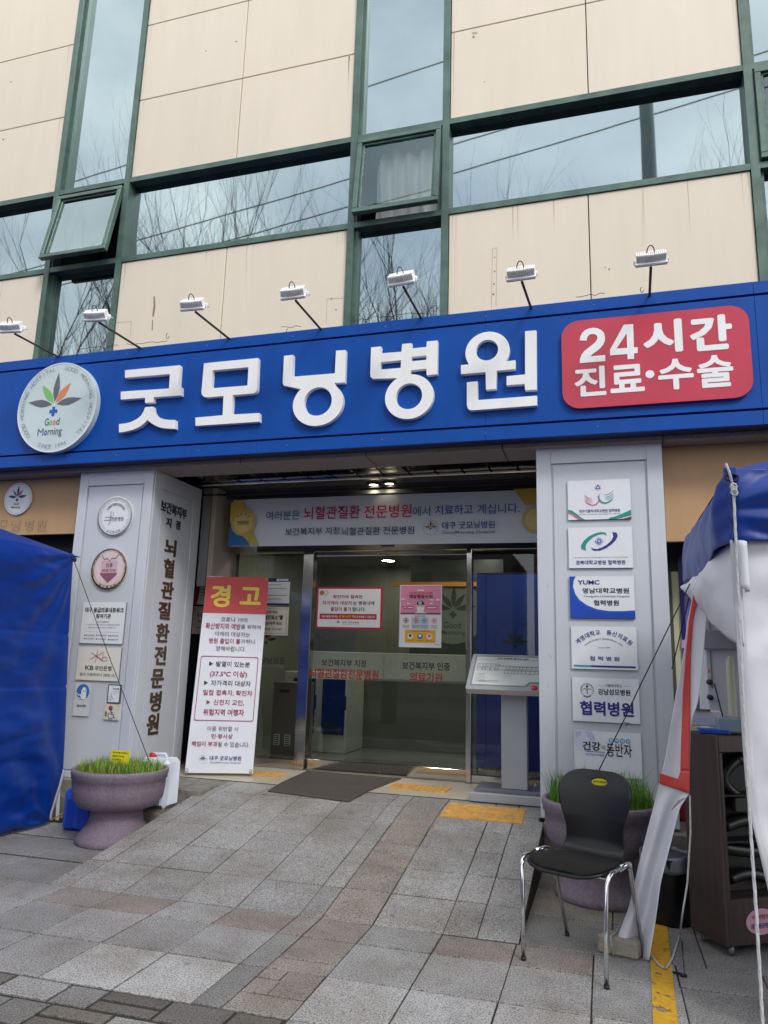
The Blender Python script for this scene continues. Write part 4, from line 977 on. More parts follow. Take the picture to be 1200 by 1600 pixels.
plate((893.8, 1058.4), (998, 1061.4), (895.5, 1126.4), (1000.5, 1131), 'white plate with very large bold navy lettering, second from the bottom on the right pillar', d5, group=G6)
def d6(s):
    gl = mat('globe_pale', (176, 192, 222), .5)
    s.poly([(.0, .0), (.28, .0), (.33, .12), (.34, .25), (.3, .4), (.22, .47), (.1, .46), (.03, .38), (0, .25)], mat('globe_bg', (206, 214, 230), .5), 1)
    s.poly([(.02, .03), (.12, .02), (.1, .12), (.03, .16)], gl, 2); s.poly([(.16, .02), (.28, .03), (.32, .15), (.3, .25), (.24, .2), (.2, .1)], gl, 2)
    s.line([(.13, 0), (.12, .2), (.14, .46)], .004, plate_white, 3); s.line([(0, .22), (.17, .25), (.33, .2)], .004, plate_white, 3)
    for i, ch in enumerate('협력병원'):
        cx = .56 + i * .083; s.disc(cx, .195, .037, mat('ink_sky', (60, 150, 210), .5)); s.text(ch, cx - .023, cx + .023, .155, .235, plate_white, .02)
    s.text('건강', .13, .4, .24, .44, ink, .028); s.text('의', .41, .47, .31, .41, ink, .01); s.text('동반자', .49, .86, .25, .55, ink, .012)
    s.line([(.17, .46), (.47, .47)], .009, inkblue); s.text('대구파티마병원', .17, .45, .5, .56, cyan_ink, .01); s.text('www.fatima.or.kr', .38, .72, .885, .945, inkgrey, .008); s.ring(.33, .9, .035, .006, cherry)
plate((896.5, 1140.2), (1001.5, 1146), (897.6, 1210.8), (1003.9, 1217.2), 'white plate with pale globe corner and black brush lettering, lowest on the right pillar', d6, group=G6)

# ------------------------------------------------------------------ badges and plates on the left pillar
def badge(cx, cy, xl, xr, yt, yb, label, face, draw):
    a = PP.at(xl, cy); b = PP.at(xr, cy); t = PP.at(cx, yt); u = PP.at(cx, yb); r_ = ((b[0] - a[0]) + (t[1] - u[1])) / 4; X, Z = (a[0] + b[0]) / 2, (t[1] + u[1]) / 2
    th = thing('round_badge', (X, YPL - .02, Z), label, 'sign', 'round badges on the left pillar')
    q = MB(); uvpoly(q, PP, [circ(X, Z, r_, n=56)], face, 0, .02); uvpoly(q, PP, [circ(X, Z, r_, n=56), circ(X, Z, r_ - .012, n=56)], steel, .006, .006); q.build('disc', th)
    s = Sheet(PP, X - r_, X + r_, Z - r_, Z + r_); draw(s); s.mb.build('print', th)
def b1(s):
    s.ring(.5, .5, .44, .006, inkgrey); s.arc('CERTIFICATION SPECIALTY HOSPITAL SPECIALTY HOSPITAL', .5, .5, .385, 235, -55, .045, inkgrey); s.arc('보건복지부', .5, .5, .43, 240, 300, .075, inkgrey, .01, inward=True); s.arc('뇌혈관질환전문병원', .5, .5, .27, 150, 30, .075, ink, .008)
    s.text('전문병원', .4, .76, .52, .63, inkgrey, .01); s.line([(.22, .53), (.42, .52)], .014, inkgrey, 3); s.line([(.2, .6), (.36, .6), (.4, .56)], .014, inkgrey, 3); s.line([(.38, .38), (.385, .5), (.38, .66), (.33, .72)], .016, inkgrey, 4); s.line([(.45, .4), (.45, .5)], .012, inkgrey, 4)
badge(180, 807, 153, 206.8, 776, 837, 'round silver white badge, upper of the two on the left pillar', plate_white, b1)
def b2(s):
    pk = mat('badge_plum', (138, 84, 108), .4); pk2 = mat('badge_pink', (196, 170, 182), .45)
    s.disc(.5, .5, .41, mat('badge_rose', (214, 196, 202), .45), 1)
    s.poly([(.27, .3), (.73, .3), (.74, .64), (.5, .84), (.26, .64)], pk2, 2); s.poly([(.265, .6), (.735, .6), (.73, .65), (.5, .84), (.27, .65)], pk, 3)
    s.line([(.27, .17), (.34, .27), (.44, .24), (.5, .32), (.56, .24), (.66, .25), (.74, .15)], .02, inkgrey, 4); s.text('인증', .4, .6, .36, .46, pk, .02, lay=4); s.text('의료기관', .3, .7, .5, .58, pk, .01, lay=4)
    s.arc('PATIENT SAFETY', .5, .5, .43, 60, -30, .07, ink, .006); s.arc('HEALTHCARE', .5, .5, .43, 205, 130, .07, ink, .006); s.arc('보건복지부', .5, .5, .47, 235, 305, .075, ink, .01, inward=True)
badge(170, 889, 143.5, 198, 857, 921, 'round pink and copper badge, lower of the two on the left pillar', mat('badge_copper', (216, 190, 172), .35, metal=.2), b2)
def d7(s):
    s.text('대구 응급의료네트워크', .06, .96, .13, .255, ink, .028); s.text('참여기관', .33, .68, .285, .395, ink, .028); s.text('굿모닝병원은', .38, .64, .46, .5, inkgrey, .01); s.text('대구광역시와 함께 시민의 건강증진을 위하여', .1, .9, .53, .57, inkgrey); s.text('응급의료네트워크에 적극 참여합니다', .17, .82, .6, .64, inkgrey)
    s.line([(.1, .72), (.92, .73)], .003, inkgrey)
    for i, (x, y) in enumerate(((.1, .79), (.38, .785), (.66, .79), (.1, .87), (.38, .875), (.66, .88))):
        s.disc(x + .015, y + .02, .014, ink); s.text(('경북대병원', '계명대병원', '영남대의료원', '대구가톨릭', '파티마병원', '곽병원 대구')[i], x + .04, x + .24, y, y + .04, inkgrey, .012)
G7 = 'plates on the left pillar'
plate((130.9, 940.5), (197.8, 941.2), (123.9, 1004.4), (190.6, 1006.5), 'silver edged white text plate just below the round badges', d7, group=G7)
def d8(s):
    kb = mat('ink_copper', (178, 132, 100), .4)
    for (x0, y0, x1, y1) in ((.46, .08, .43, .46), (.32, .17, .6, .39), (.3, .37, .62, .13), (.44, .28, .6, .41)): s.line([(x0, y0), (x1, y1)], .016, kb, 2)
    s.line([(.6, .2), (.58, .38), (.63, .42), (.7, .38), (.7, .31), (.64, .28), (.58, .33)], .014, kb, 3)
    s.text('KB', .21, .4, .56, .69, ink, .016); s.text('국민은행', .43, .82, .56, .7, ink, .014); s.text('협의 자동화코너 (병원 내)', .1, .92, .78, .89, inkgrey, .012)
plate((123, 1010), (190, 1013), (117.7, 1061.3), (184.7, 1065.2), 'cream bank plate with a brown star mark above the wheelchair stickers', d8, base=mat('plate_cream', (220, 216, 210), .35, var=.02), group=G7)
def d9(s):
    s.disc(.5, .28, .4, mat('sticker_blue', (30, 110, 180), .4)); s.poly([(.4, .42), (.42, .22), (.5, .14), (.62, .13), (.72, .2), (.74, .42), (.7, .5), (.45, .5)], plate_white, 2); s.line([(.12, .3), (.25, .38), (.35, .36), (.42, .42)], .06, plate_white, 3); s.line([(.12, .42), (.25, .46), (.42, .48)], .05, plate_white, 4)
    s.rect(.52, .56, .24, .27, ink, 3); s.rect(.62, .66, .24, .27, ink, 3); s.text('에티켓!', .22, .8, .66, .74, ink, .02)
plate((118.4, 1066.5), (144.6, 1067), (113, 1117.7), (137.4, 1119.3), 'peeling white sticker with a blue round hand washing picture on the left pillar', d9, thick=.001, name='sticker', edge=False, base=mat('sticker_white', (206, 210, 216), .4))
def wheel(s, cx, cy, r_, m):
    s.disc(cx - .02 * r_, cy - 1.0 * r_ * s.asp, .2 * r_, m, 3); s.line([(cx, cy - .75 * r_ * s.asp), (cx + .02 * r_, cy - .1 * r_ * s.asp), (cx + .55 * r_, cy - .08 * r_ * s.asp), (cx + .8 * r_, cy + .55 * r_ * s.asp), (cx + 1.05 * r_, cy + .5 * r_ * s.asp)], .17 * r_, m, 3)
    s.line([(cx + .03, cy - .45 * r_ * s.asp), (cx + .45 * r_, cy - .45 * r_ * s.asp)], .13 * r_, m, 4)
    s.line([(cx + .62 * r_ * math.cos(t), cy + .15 * r_ * s.asp - .62 * r_ * math.sin(t) * s.asp) for t in [R(120 + 24 * i) for i in range(10)]], .13 * r_, m, 5)
def d10(s):
    s.rect(.07, .93, .05, .95, plate_white, 1); s.text('도우미벨', .4, .88, .18, .27, ink, .02, 3); s.text('도움이 필요하시면', .35, .9, .35, .39, inkgrey, 0, 3); s.text('벨을 눌러주세요', .45, .9, .42, .46, inkgrey, 0, 3); wheel(s, .3, .7, .2, cyan_ink)
plate((169.6, 1069.4), (189.7, 1070), (166.7, 1098), (186.6, 1099.4), 'black framed small sign with a blue wheelchair symbol on the left pillar', d10, base=mat('frame_black', (28, 30, 40), .4), name='sticker')
def d11(s):
    s.disc(.44, .25, .15, mat('bell_red', (176, 60, 40), .4), 2); s.text('호출벨', .06, .2, .45, .8, ink, .02); wheel(s, .5, .68, .3, navy)
    for x, y in ((.08, .07), (.92, .07), (.08, .93), (.92, .93)): s.disc(x, y, .02, inkgrey)
plate((163.9, 1100), (186, 1100.7), (161.7, 1124.3), (184, 1125), 'cream call bell box with red button and navy wheelchair symbol on the left pillar', d11, base=mat('bell_cream', (206, 204, 186), .4), thick=.05, name='call_bell', cat='call bell', edge=False)

# ------------------------------------------------------------------ banner over the doors
PB = YP(7.1); bn = thing('banner', (-2.2, 7.1, 2.64), 'wide white banner with blue and magenta Korean text above the glass doors', 'banner')
def bf(u, v):
    x = W(362, 817, Y=7.1).x + u * 3.45; z0 = 2.642; z1 = 3.165
    return Vector((x, 7.1 + .004 * math.sin(u * 40) * .3 + .01 * noise.noise(Vector((u * 9, v * 2, 5))), z0 + (z1 - z0) * v - .012 * u))
q = MB(); q.surf(lambda u, v: bf(u, v) + Vector((0, .014, 0)), 60, 6, mat('banner_white', (206, 210, 218), .5, var=.02)); q.build('sheet', bn)
q = MB(); mg = mat('ink_magenta', (178, 30, 84), .5); tb = mat('ink_tealblue', (30, 120, 150), .5)
for b, x0, x1, t, bt, m, bo in (('여러분은', 416, 468.8, 798, 812.5, tb, .008), ('뇌혈관질환', 475, 563, 790.5, 811, mg, .01), ('전문병원', 569, 643.3, 789, 809, mat('ink_crimson', (196, 44, 74), .5), .01), ('에서', 645.4, 672.5, 791, 806.5, tb, .008), ('치료하고', 680, 739, 789, 804, inkblue, .008), ('계십니다.', 745.8, 812, 787, 802.5, inkblue, .008),
                        ('보건복지부 지정', 446, 530.6, 824.3, 836, ink, .006), ('뇌혈관질환 전문병원', 533.8, 647.5, 823, 835.5, ink, .006), ('대구 굿모닝병원', 691, 773.3, 814.6, 826, mat('ink_mediumblue', (40, 70, 150), .5), .012), ('GoodMorning Hospital', 691, 773.3, 828.5, 834.8, inkgrey, .006)):
    pxtext(q, PB, b, x0, x1, t, bt, m, bo, .006)
q.build('lettering', bn)
P0 = W(362, 780, Y=7.1); s = Sheet(PB, P0.x, P0.x + 3.45, 2.642, 3.165); a_ = s.asp; wv = 3.45
X = lambda m_: m_ / 3.45
s.d = .005
s.poly([(0, .06), (X(.1), .02), (X(.16), .1), (X(.18), .25), (X(.22), .45), (X(.3), .75), (X(.37), .98), (X(.28), .98), (X(.18), .8), (X(.08), .62), (0, .5)], goldm, 1)
s.poly([(0, .55), (X(.1), .7), (X(.2), .85), (X(.26), .985), (0, .985)], mat('ribbon_blue', (20, 100, 160), .5), 1)
for k in range(3): s.line([(X(.19 + .035 * k), .62), (X(.27 + .04 * k), .97)], .0016, green_ink, 2)
s.disc(X(.17), .5, X(.15), mat('medal_gold', (196, 168, 90), .4), 3); s.disc(X(.17), .5, X(.115), mat('medal_gold_light', (214, 190, 110), .4), 4); s.arc('전문병원', X(.17), .5, X(.08), 150, 30, X(.035), ink, lay=5); s.text('전문병원', X(.1), X(.24), .47, .56, ink, .005, 5)
xr = W(837, 810, Y=7.1).x - P0.x
s.poly([(X(xr - .21), 0), (X(xr + .02), 0), (X(xr + .0), .3), (X(xr - .1), .32)], goldm, 1); s.disc(X(xr), .6, X(.13), mat('medal_gold', (196, 168, 90), .4), 3); s.disc(X(xr), .6, X(.1), mat('medal_gold_light', (214, 190, 110), .4), 4)
s.mb.build('printed_medal', bn)
c_ = PB.at(673, 824); s = Sheet(PB, c_[0] - .08, c_[0] + .08, c_[1] - .08, c_[1] + .08); s.d = .006; leaf(s, .5, .5, .42, [greyleaf, goldm, ink, goldm, greyleaf], ink); s.ring(.5, .52, .48, .015, inkgrey); s.mb.build('printed_leaf', bn)

# ------------------------------------------------------------------ papers on the glass
PG = YP(YD - .012)
def n1(s):
    s.rect(.025, .97, .045, .955, paper, 1)
    s.disc(.075, .14, .035, mat('badge_brown', (170, 120, 70), .5), 2); s.ring(.14, .14, .035, .008, goldm, 2)
    s.text('확진자와 접촉한', .25, .7, .19, .275, inkred, .02); s.text('자가격리 대상자', .09, .545, .335, .43, inkred, .02); s.text('는 병원내에', .56, .88, .335, .43, ink, .02); s.text('출입이 불가', .22, .535, .48, .58, inkred, .02); s.text('합니다.', .55, .75, .48, .58, ink, .02)
    s.rect(.055, .92, .64, .77, cherry, 2); s.text('이를 위반할 경우에는', .085, .34, .68, .735, paper, .02, 3); s.text('민·형사상의 책임', .36, .61, .675, .735, yellow_ink, .02, 3); s.text('이 부과될 수 있습니다.', .62, .9, .68, .735, paper, .02, 3)
    leaf(s, .345, .85, .035, [ink] * 5, ink); s.text('대구 굿모닝병원', .41, .66, .82, .87, navy, .01); s.text('GoodMorning Hospital', .41, .66, .885, .91, inkgrey, 0)
plate((495.7, 917.2), (598.1, 917.5), (493.3, 982.3), (596.9, 983.4), 'red bordered white notice taped on the left glass door', n1, pl=PG, base=mat('notice_red', (176, 26, 54), .5), thick=.001, name='notice', cat='notice', edge=False)
def n2(s):
    pk = mat('poster_rose', (214, 140, 176), .5, var=.03); dk = mat('poster_plum', (128, 50, 90), .5)
    s.rect(.02, .98, .01, .475, pk, 1); s.rect(.02, .98, .45, .475, dk, 2)
    s.rect(.42, .58, .075, .098, paper, 2); s.text('신종 코로나바이러스감염증', .22, .78, .115, .145, inkred, .01, 3); s.text('예방행동수칙', .22, .78, .155, .22, mat('ink_maroon', (128, 24, 60), .5), .04, 3)
    for x, w_, y in ((.02, .12, .235), (.72, .1, .245), (.86, .12, .245), (.17, .07, .305), (.72, .08, .305)): s.poly([(x, y), (x + w_ * .25, y - .018), (x + w_ * .6, y - .014), (x + w_, y - .004), (x + w_, y + .004), (x, y + .004)], paper, 2)
    for x0, x1 in ((.09, .17), (.19, .33), (.64, .89)): s.rect(x0, x1, .345, .39, cherry, 2); s.rect(x0 + .015, x1 - .015, .358, .377, paper, 3)
    skin = mat('poster_skin', (224, 180, 160), .5)
    s.disc(.5, .345, .1, skin, 3, n=24); s.disc(.5, .32, .095, ink, 4, a0=180, a1=360, n=20); s.disc(.49, .29, .045, mat('poster_cyan', (140, 190, 210), .5), 5, n=16); s.poly([(.41, .36), (.59, .36), (.58, .42), (.54, .44), (.46, .44), (.42, .42)], paper, 5); s.poly([(.36, .455), (.42, .435), (.58, .435), (.66, .455)], paper, 4)
    s.text('올바른 손씻기 기침예절', .37, .62, .495, .515, ink, .02); s.rect(.29, .7, .52, .7, mat('poster_ice', (190, 205, 225), .5), 2)
    for i, x in enumerate((.16, .4, .595, .83)):
        s.ring(x, .575, .062, .012, (dk, inkred, teal, pinkink)[i], 3, 20); s.disc(x, .575, .028, (dk, pinkink, cyan_ink, pinkink)[i], 4, n=12)
        for k in range(3): s.rect(x - .09 + .01 * k, x + .09 - .01 * k, .65 + k * .02, .656 + k * .02, inkgrey, 3)
    s.rect(.14, .86, .725, .925, mat('poster_yellow', (226, 176, 50), .5), 2); s.text('감염병이 의심될 때는', .28, .74, .735, .75, ink, .01, 3)
    for i, x in enumerate((.27, .5, .72)):
        s.disc(x, .825, .066, (plate_white, cyan_ink, plate_white)[i], 3, n=20); s.disc(x, .815, .035, (inkred, paper, pinkink)[i], 4, n=14); s.text(('관할 보건소', '1339 콜센터', '병원 방문')[i], x - .085, x + .085, .885, .9, ink, .01, 4)
    s.rect(.84, .95, .945, .952, inkgrey, 2)
plate((624.7, 914), (690, 914), (623.8, 1011.3), (690, 1012), 'pink, white and yellow hygiene poster taped on the right glass door', n2, pl=PG, base=paper, thick=.001, name='poster', cat='poster', edge=False)
def n3(s):
    s.rect(0, 1, 0, .14, mat('paper_navy', (30, 50, 96), .5), 1); s.rect(.62, .95, .03, .11, paper, 2); s.text('진료시간 안내', .66, .92, .05, .095, navy, .01, 3)
    for k, (a, b) in enumerate(((.3, .75), (.2, .9), (.15, .4), (.1, .93), (.25, .8))): s.rect(a, b, .24 + .13 * k, .255 + .13 * k, ink, 1)
    s.rect(0, 1, .92, 1, mat('paper_navy', (30, 50, 96), .5), 1)
plate((400, 903), (455, 903.6), (396, 945), (450, 947), 'white notice with navy header on the side glass behind the warning banner, upper one', n3, pl=PG, base=paper, thick=.001, name='notice', cat='notice', edge=False)
def n4(s):
    for a in (.04, .95): s.rect(a, a + .008, .05, .95, inkgrey, 1)
    for a in (.06, .93): s.rect(.04, .958, a, a + .012, inkgrey, 1)
    s.text('방문객은', .42, .72, .13, .24, ink, .01); s.text('"선별진료소"를', .25, .86, .29, .45, ink, .03); s.text('이용해주세요.', .35, .86, .52, .64, ink, .01); s.text('(정문 입구앞)', .4, .84, .74, .84, ink, .005)
plate((392, 948), (453, 949), (388, 991), (448, 993.5), 'cream framed notice on the side glass behind the warning banner, lower one', n4, pl=PG, base=mat('paper_cream', (224, 220, 208), .5), thick=.001, name='notice', cat='notice', edge=False)
PN = YP(7.28)
def n5(s):
    s.poly([(0, 0), (1, 0), (1, .12), (.5, .3), (.3, 1), (0, 1)], cherry, 1); s.rect(.5, 1, .05, .16, ink, 2)
    for k in range(5): s.rect(.55, .95, .3 + .12 * k, .32 + .12 * k, inkgrey, 2)
plate((308, 903), (325, 903), (300, 944), (318, 945), 'red and white notice in the gap between left pillar and warning banner', n5, pl=PN, base=paper, thick=.002, name='notice', cat='notice', edge=False)
def n6(s):
    s.text('안내', .3, .8, .25, .4, ink, .02); s.text('문의', .45, .85, .48, .6, ink, .02); s.rect(.3, .8, .75, .79, inkgrey, 1)
plate((303, 947), (322, 948), (299, 990), (317, 991), 'beige notice under the red and white one beside the left pillar', n6, pl=PN, base=mat('paper_beige', (180, 168, 158), .6), thick=.002, name='notice', cat='notice', edge=False)

# ------------------------------------------------------------------ standing warning banner
bl_, br_, tv = Vector((-3.936, 6.616, .35)), Vector((-3.337, 6.874, .35)), Vector((-.119, .345, 1.955))
PW = Plane(bl_, br_ - bl_, tv)
wb = thing('warning_banner', ((bl_ + br_) / 2), 'tall red and white standing warning banner leaning beside the left side glass', 'banner stand'); wbM = wb.matrix_world
u_ = (br_ - bl_).length; v_ = tv.length; sk_ = tv.dot(PW.u)
q = MB()
q.surf(lambda u, v: bl_ + (br_ - bl_) * u + tv * v + PW.n * (.004 * math.sin(u * 3.14) * math.sin(v * 3.14) - .0015), 10, 24, mat('vinyl_white', (214, 218, 228), .4, var=.02)); wsh = q.build('sheet', wb)
def wq(pts, m, d): 
    mb_.add([PW.w(*PW.at(*p), d) for p in pts], [tuple(range(len(pts)))], m)
mb_ = MB(); rdv = mat('vinyl_red', (196, 40, 44), .38, var=.03, scale=4)
wq([(323.6, 901.2), (419.8, 902.3), (416.1, 959.9), (317.4, 957.1)], rdv, .006)
e = lambda x, y: (270 + x / 4.325, 860 + y / 4.325); e2 = lambda x, y: (290 + x / 9.231, 900 + y / 9.231); e3 = lambda x, y: (290 + x / 9.231, 1050 + y / 9.231)
yv = mat('vinyl_yellow', (232, 204, 66), .4)
def wt(body, f, x0, x1, t, b, m, bo): 
    xa, ya = f(x0, t); xb, yb = f(x1, b); pxtext(mb_, PW, body, xa, xb, ya, yb, m, bo, .008)
wt('경', e2, 362, 645, 130, 452, yv, .034); wt('고', e2, 785, 1088, 165, 418, yv, .034)
dr = mat('vinyl_crimson', (150, 30, 72), .5)
for a in (('코로나 19의', e2, 510, 890, 598, 665, ink, .0), ('확산방지와 예방', e2, 290, 795, 682, 770, dr, .012), ('을 위하여', e2, 800, 1082, 705, 770, ink, 0.), ('아래의 대상자는', e2, 425, 930, 808, 875, ink, 0.), ('병원 출입이 불', e2, 338, 790, 900, 978, dr, .01), ('가하니', e2, 800, 998, 915, 980, ink, 0.), ('양해바랍니다.', e2, 438, 868, 1015, 1088, ink, 0.),
          ('발열이 있는분', e2, 440, 930, 1235, 1312, ink, .008), ('(37.5ºC 이상)', e2, 350, 888, 1370, 1470, dr, .016), ('자가격리 대상자', e3, 368, 942, 125, 205, ink, .008), ('밀접 접촉자, 확진자', e3, 255, 965, 262, 345, dr, .012), ('신천지 교인,', e3, 403, 845, 400, 485, dr, .012), ('위험지역 여행자', e3, 255, 845, 535, 630, dr, .016),
          ('이를 위반할 시', e3, 315, 758, 785, 855, ink, 0.), ('민·형사상', e3, 375, 680, 893, 960, dr, .012), ('책임이 부과', e3, 90, 460, 1000, 1075, dr, .012), ('될 수 있습니다.', e3, 465, 922, 1010, 1085, ink, 0.), ('대구 굿모닝병원', e3, 348, 803, 1212, 1275, navy, .014), ('GoodMorning Hospital', e3, 345, 795, 1292, 1325, inkgrey, .0)): wt(*a)
for (f, pts, m) in ((e2, [(342, 1232), (398, 1265), (342, 1298)], ink), (e3, [(270, 125), (325, 155), (268, 187)], ink), (e3, [(305, 405), (360, 435), (302, 468)], dr)): wq([f(*p) for p in pts], m, .008)
# rounded frame around the middle text
fa = [PW.at(*e2(225, 1150)), PW.at(*e2(1055, 1175)), PW.at(*e3(975, 718)), PW.at(*e3(120, 695))]
skf = (fa[0][0] - fa[3][0]); hh_ = (fa[0][1] + fa[1][1] - fa[2][1] - fa[3][1]) / 2; ww_ = ((fa[1][0] - fa[0][0]) + (fa[2][0] - fa[3][0])) / 2
def rr_loop(ins):
    out = []
    for (x, y) in rrect(ins, ww_ - ins, ins, hh_ - ins, .02 - ins * .3): out.append((fa[3][0] + x + skf * y / hh_, (fa[3][1] + fa[2][1]) / 2 + y))
    return out
uvpoly(mb_, PW, [rr_loop(0), rr_loop(.006)], dr, .008)
c_ = PW.at(*e3(250, 1255)); s = Sheet(PW, c_[0] - .04, c_[0] + .04, c_[1] - .04, c_[1] + .04); s.d = .005; leaf(s, .5, .5, .42, [ink, greyleaf, ink, greyleaf, ink], ink); s.ring(.5, .52, .48, .012, inkgrey)
mb_.build('print', wsh); s.mb.build('printed_leaf', wsh)
q = MB(); bk = (-PW.n)
c1 = PW.w(.02, .02, .004); c2 = PW.w(u_ - .02, .02, .004); c3_ = PW.w(sk_ + .02, v_ - .02, .004); c4_ = PW.w(sk_ + u_ - .02, v_ - .02, .004); hub = (c1 + c4_) / 2 + bk * .22
al = mat('aluminium', (170, 172, 176), .3, metal=.9)
for c in (c1, c2, c3_, c4_): q.tube([hub, c + bk * .01], .006, al, 8)
for c in (c1, c2): q.tube([c + Vector((0, 0, .02)), Vector((c.x, c.y - .01, .327))], .009, al, 10)
q.tube([hub, Vector((hub.x, hub.y + .35, .33))], .008, al, 8)
q.build('stand', wb)
for c in (c1, c2, c3_, c4_):
    q = MB(); pts = [c + (PW.u * math.cos(t) + PW.v * math.sin(t)) * .011 + PW.n * .006 for t in [i * .7 for i in range(10)]]; q.tube(pts, .003, steel, 6); q.build('grommet', wsh)

# ------------------------------------------------------------------ floodlights on top of the sign
lw = mat('lamp_white', (240, 241, 242), .4, var=.03); armm = mat('arm_brown', (62, 50, 48), .5, var=.1)
def flood(loc, yaw, bx_):
    t = thing('floodlight', loc, 'x', 'floodlight', 'floodlights over the blue sign')
    q = MB(); q.tube([(bx_, 5.97, 4.45), (loc[0], loc[1] + .03, loc[2])], .0105, armm, 10); q.obox(Matrix.Translation((bx_, 5.93, 4.467)), (.03, .04, .004), armm, .002); q.build('arm', t)
    M = Matrix.Translation((loc[0], loc[1], loc[2] + .03)) @ Matrix.Rotation(R(yaw), 4, 'Z') @ Matrix.Rotation(R(48), 4, 'X')
    q = MB(); q.obox(M @ Matrix.Translation((0, 0, .0)), (.115, .055, .010), lw, .004)
    for k in range(15): q.obox(M @ Matrix.Translation((-.1 + k * .0143, .0, .038)), (.0042, .05 - .012 * abs(k - 7) / 7, .03), lw, .001)
    q.obox(M @ Matrix.Translation((0, 0, .03)), (.1, .018, .024), lw, .003)
    hs_ = q.build('housing', t)
    q = MB(); q.obox(M @ Matrix.Translation((0, 0, -.013)), (.108, .05, .003), plate_edge, .001); q.build('lens', hs_)
    q = MB()
    for sx in (-1, 1): q.obox(M @ Matrix.Translation((sx * .119, 0, .005)), (.002, .018, .02), lw, .001)
    q.tube([M @ Vector(p) for p in ((-.119, .01, .0), (-.119, .06, -.028), (.119, .06, -.028), (.119, .01, 0))], .005, lw, 6)
    q.build('bracket', hs_)
    q = MB(); q.tube([M @ Vector((-.03 + .055 * (1 - math.cos(a)) * .5 - .0, .0 + .02 * math.sin(a), .06 + .055 * math.sin(a))) for a in [i * math.pi / 10 for i in range(11)]], .004, blk, 8); q.build('power_cable', t)
    return t
fl_lab = ['white floodlight at the far left edge, over the blank blue before the round emblem', 'white floodlight above the round leaf emblem', 'white floodlight above the first sign letter, left of the rust streak', 'white floodlight above the third sign letter, right before the middle window column', 'white floodlight in front of the middle lower window', 'white floodlight standing left of the red plate end, before the cream wall', 'rightmost white floodlight on an upright arm above the red plate']
for (b, h_, yw), lab in zip((((97.5, 552.5), (20, 515), 8), ((225, 539), (152, 497), 8), ((362.5, 526.5), (303, 480), 4), ((504, 511), (460, 462), 0), ((660, 494), (629, 440), -6), ((831, 474), (815, 432), -2), ((1015, 452.5), (1017, 409), 0)), fl_lab):
    p = W(*h_, Y=5.28); bx = W(*b, Y=5.88).x
    t = flood((p.x, 5.28, p.z - .03), yw, bx); t['label'] = lab
# loose cables along the top of the sign
q = MB(); rngc = random.Random(5)
for (xa, xb, n) in ((120, 185, 9), (198, 262, 8), (440, 470, 4), (548, 600, 9), (596, 668, 9), (900, 945, 6)):
    pts = []
    for i in range(n + 1):
        x = xa + (xb - xa) * i / n; yb_ = 562.5 - .108 * x - 2; p = W(x, yb_ - rngc.uniform(-1.5, 2.5), Y=5.95); pts.append(p)
    q.tube(pts, .0028, blk, 6)
for (x, y) in ((262, 525), (450, 518), (1003, 453)):
    q.tube([W(x + 2.5 * math.cos(t), y + 4 * math.sin(t), Y=5.95) for t in [i * .6 for i in range(9)]], .003, blk, 6)
for (x, y) in ((574, 494), (668, 483)): q.tube([W(x, y + 6, Y=5.95), W(x + 4, y, Y=5.95), W(x + 12, y - 7, Y=5.95)], .004, blk, 6)
q.build('power_cable', label='loose black cables lying along the top edge of the blue sign', cat='cable')

# ================================================================== KIOSK
ks = thing('tactile_map_stand', (-.77, 6.65, .327), 'silver map stand with sloping floor plan board and red button beside the right pillar', 'map stand')
sil = mat('silver_paint', (176, 182, 190), .32, metal=.35, var=.03)
q = MB(); q.box((-1.13, 6.5, .327), (-.38, 6.95, .40), sil, bev=.006); q.box((-1.1, 6.56, .40), (-.4, 6.93, .43), mat('silver_dark', (126, 130, 140), .3, metal=.4), bev=.004); q.build('base', ks)
q = MB(); q.box((-.876, 6.6, .43), (-.655, 6.72, 1.24), sil, bev=.006); q.build('column', ks)
TL, BL = Vector((-1.075, 6.8, 1.555)), Vector((-1.16, 6.4, 1.255)); wv_ = .78
def bd(u, v, d=0.):   # u 0..1 left-right, v 0..1 bottom-top
    a = BL.lerp(TL, v); x = a.x + u * ((-.38) - a.x) ; 
    n_ = Vector((0, -.6, .8)); return Vector((x, a.y, a.z)) + n_ * d
# board as a plane (rectangle about the column axis)
PK = Plane((-.77, BL.y, BL.z), (1, 0, 0), (0, TL.y - BL.y, TL.z - BL.z)); kl = (TL - BL).length - .02
hw = .385
q = MB(); uvpoly(q, PK, [rrect(-hw, hw, 0, .5, .02)], sil, .0, .05, True); kbd = q.build('board', ks)
q = MB(); uvpoly(q, PK, [[(-hw + .03, .05), (.13, .05), (.16, .1), (hw - .03, .1), (hw - .03, .475), (-hw + .03, .475)]], mat('board_grey', (130, 134, 144), .4), .001, 0)
uvpoly(q, PK, [[(-hw + .045, .065), (.115, .065), (.15, .12), (hw - .045, .12), (hw - .045, .46), (-hw + .045, .46)]], mat('board_face', (196, 202, 202), .35), .0022, 0)
s = Sheet(PK, -hw + .045, hw - .045, .065, .46); s.d = .0036
s.rect(.01, .99, .11, .115, ink, 1); s.text('굿모닝병원 점자안내판', .27, .68, .03, .09, ink, .03, 1)
rngk = random.Random(2)
def rm(x0, x1, y0, y1, w=.0045):
    s.line([(x0, y0), (x1, y0)], w, ink, 1); s.line([(x0, y1), (x1, y1)], w, ink, 1.01); s.line([(x0, y0), (x0, y1)], w, ink, 1.02); s.line([(x1, y0), (x1, y1)], w, ink, 1.03)
x = .03
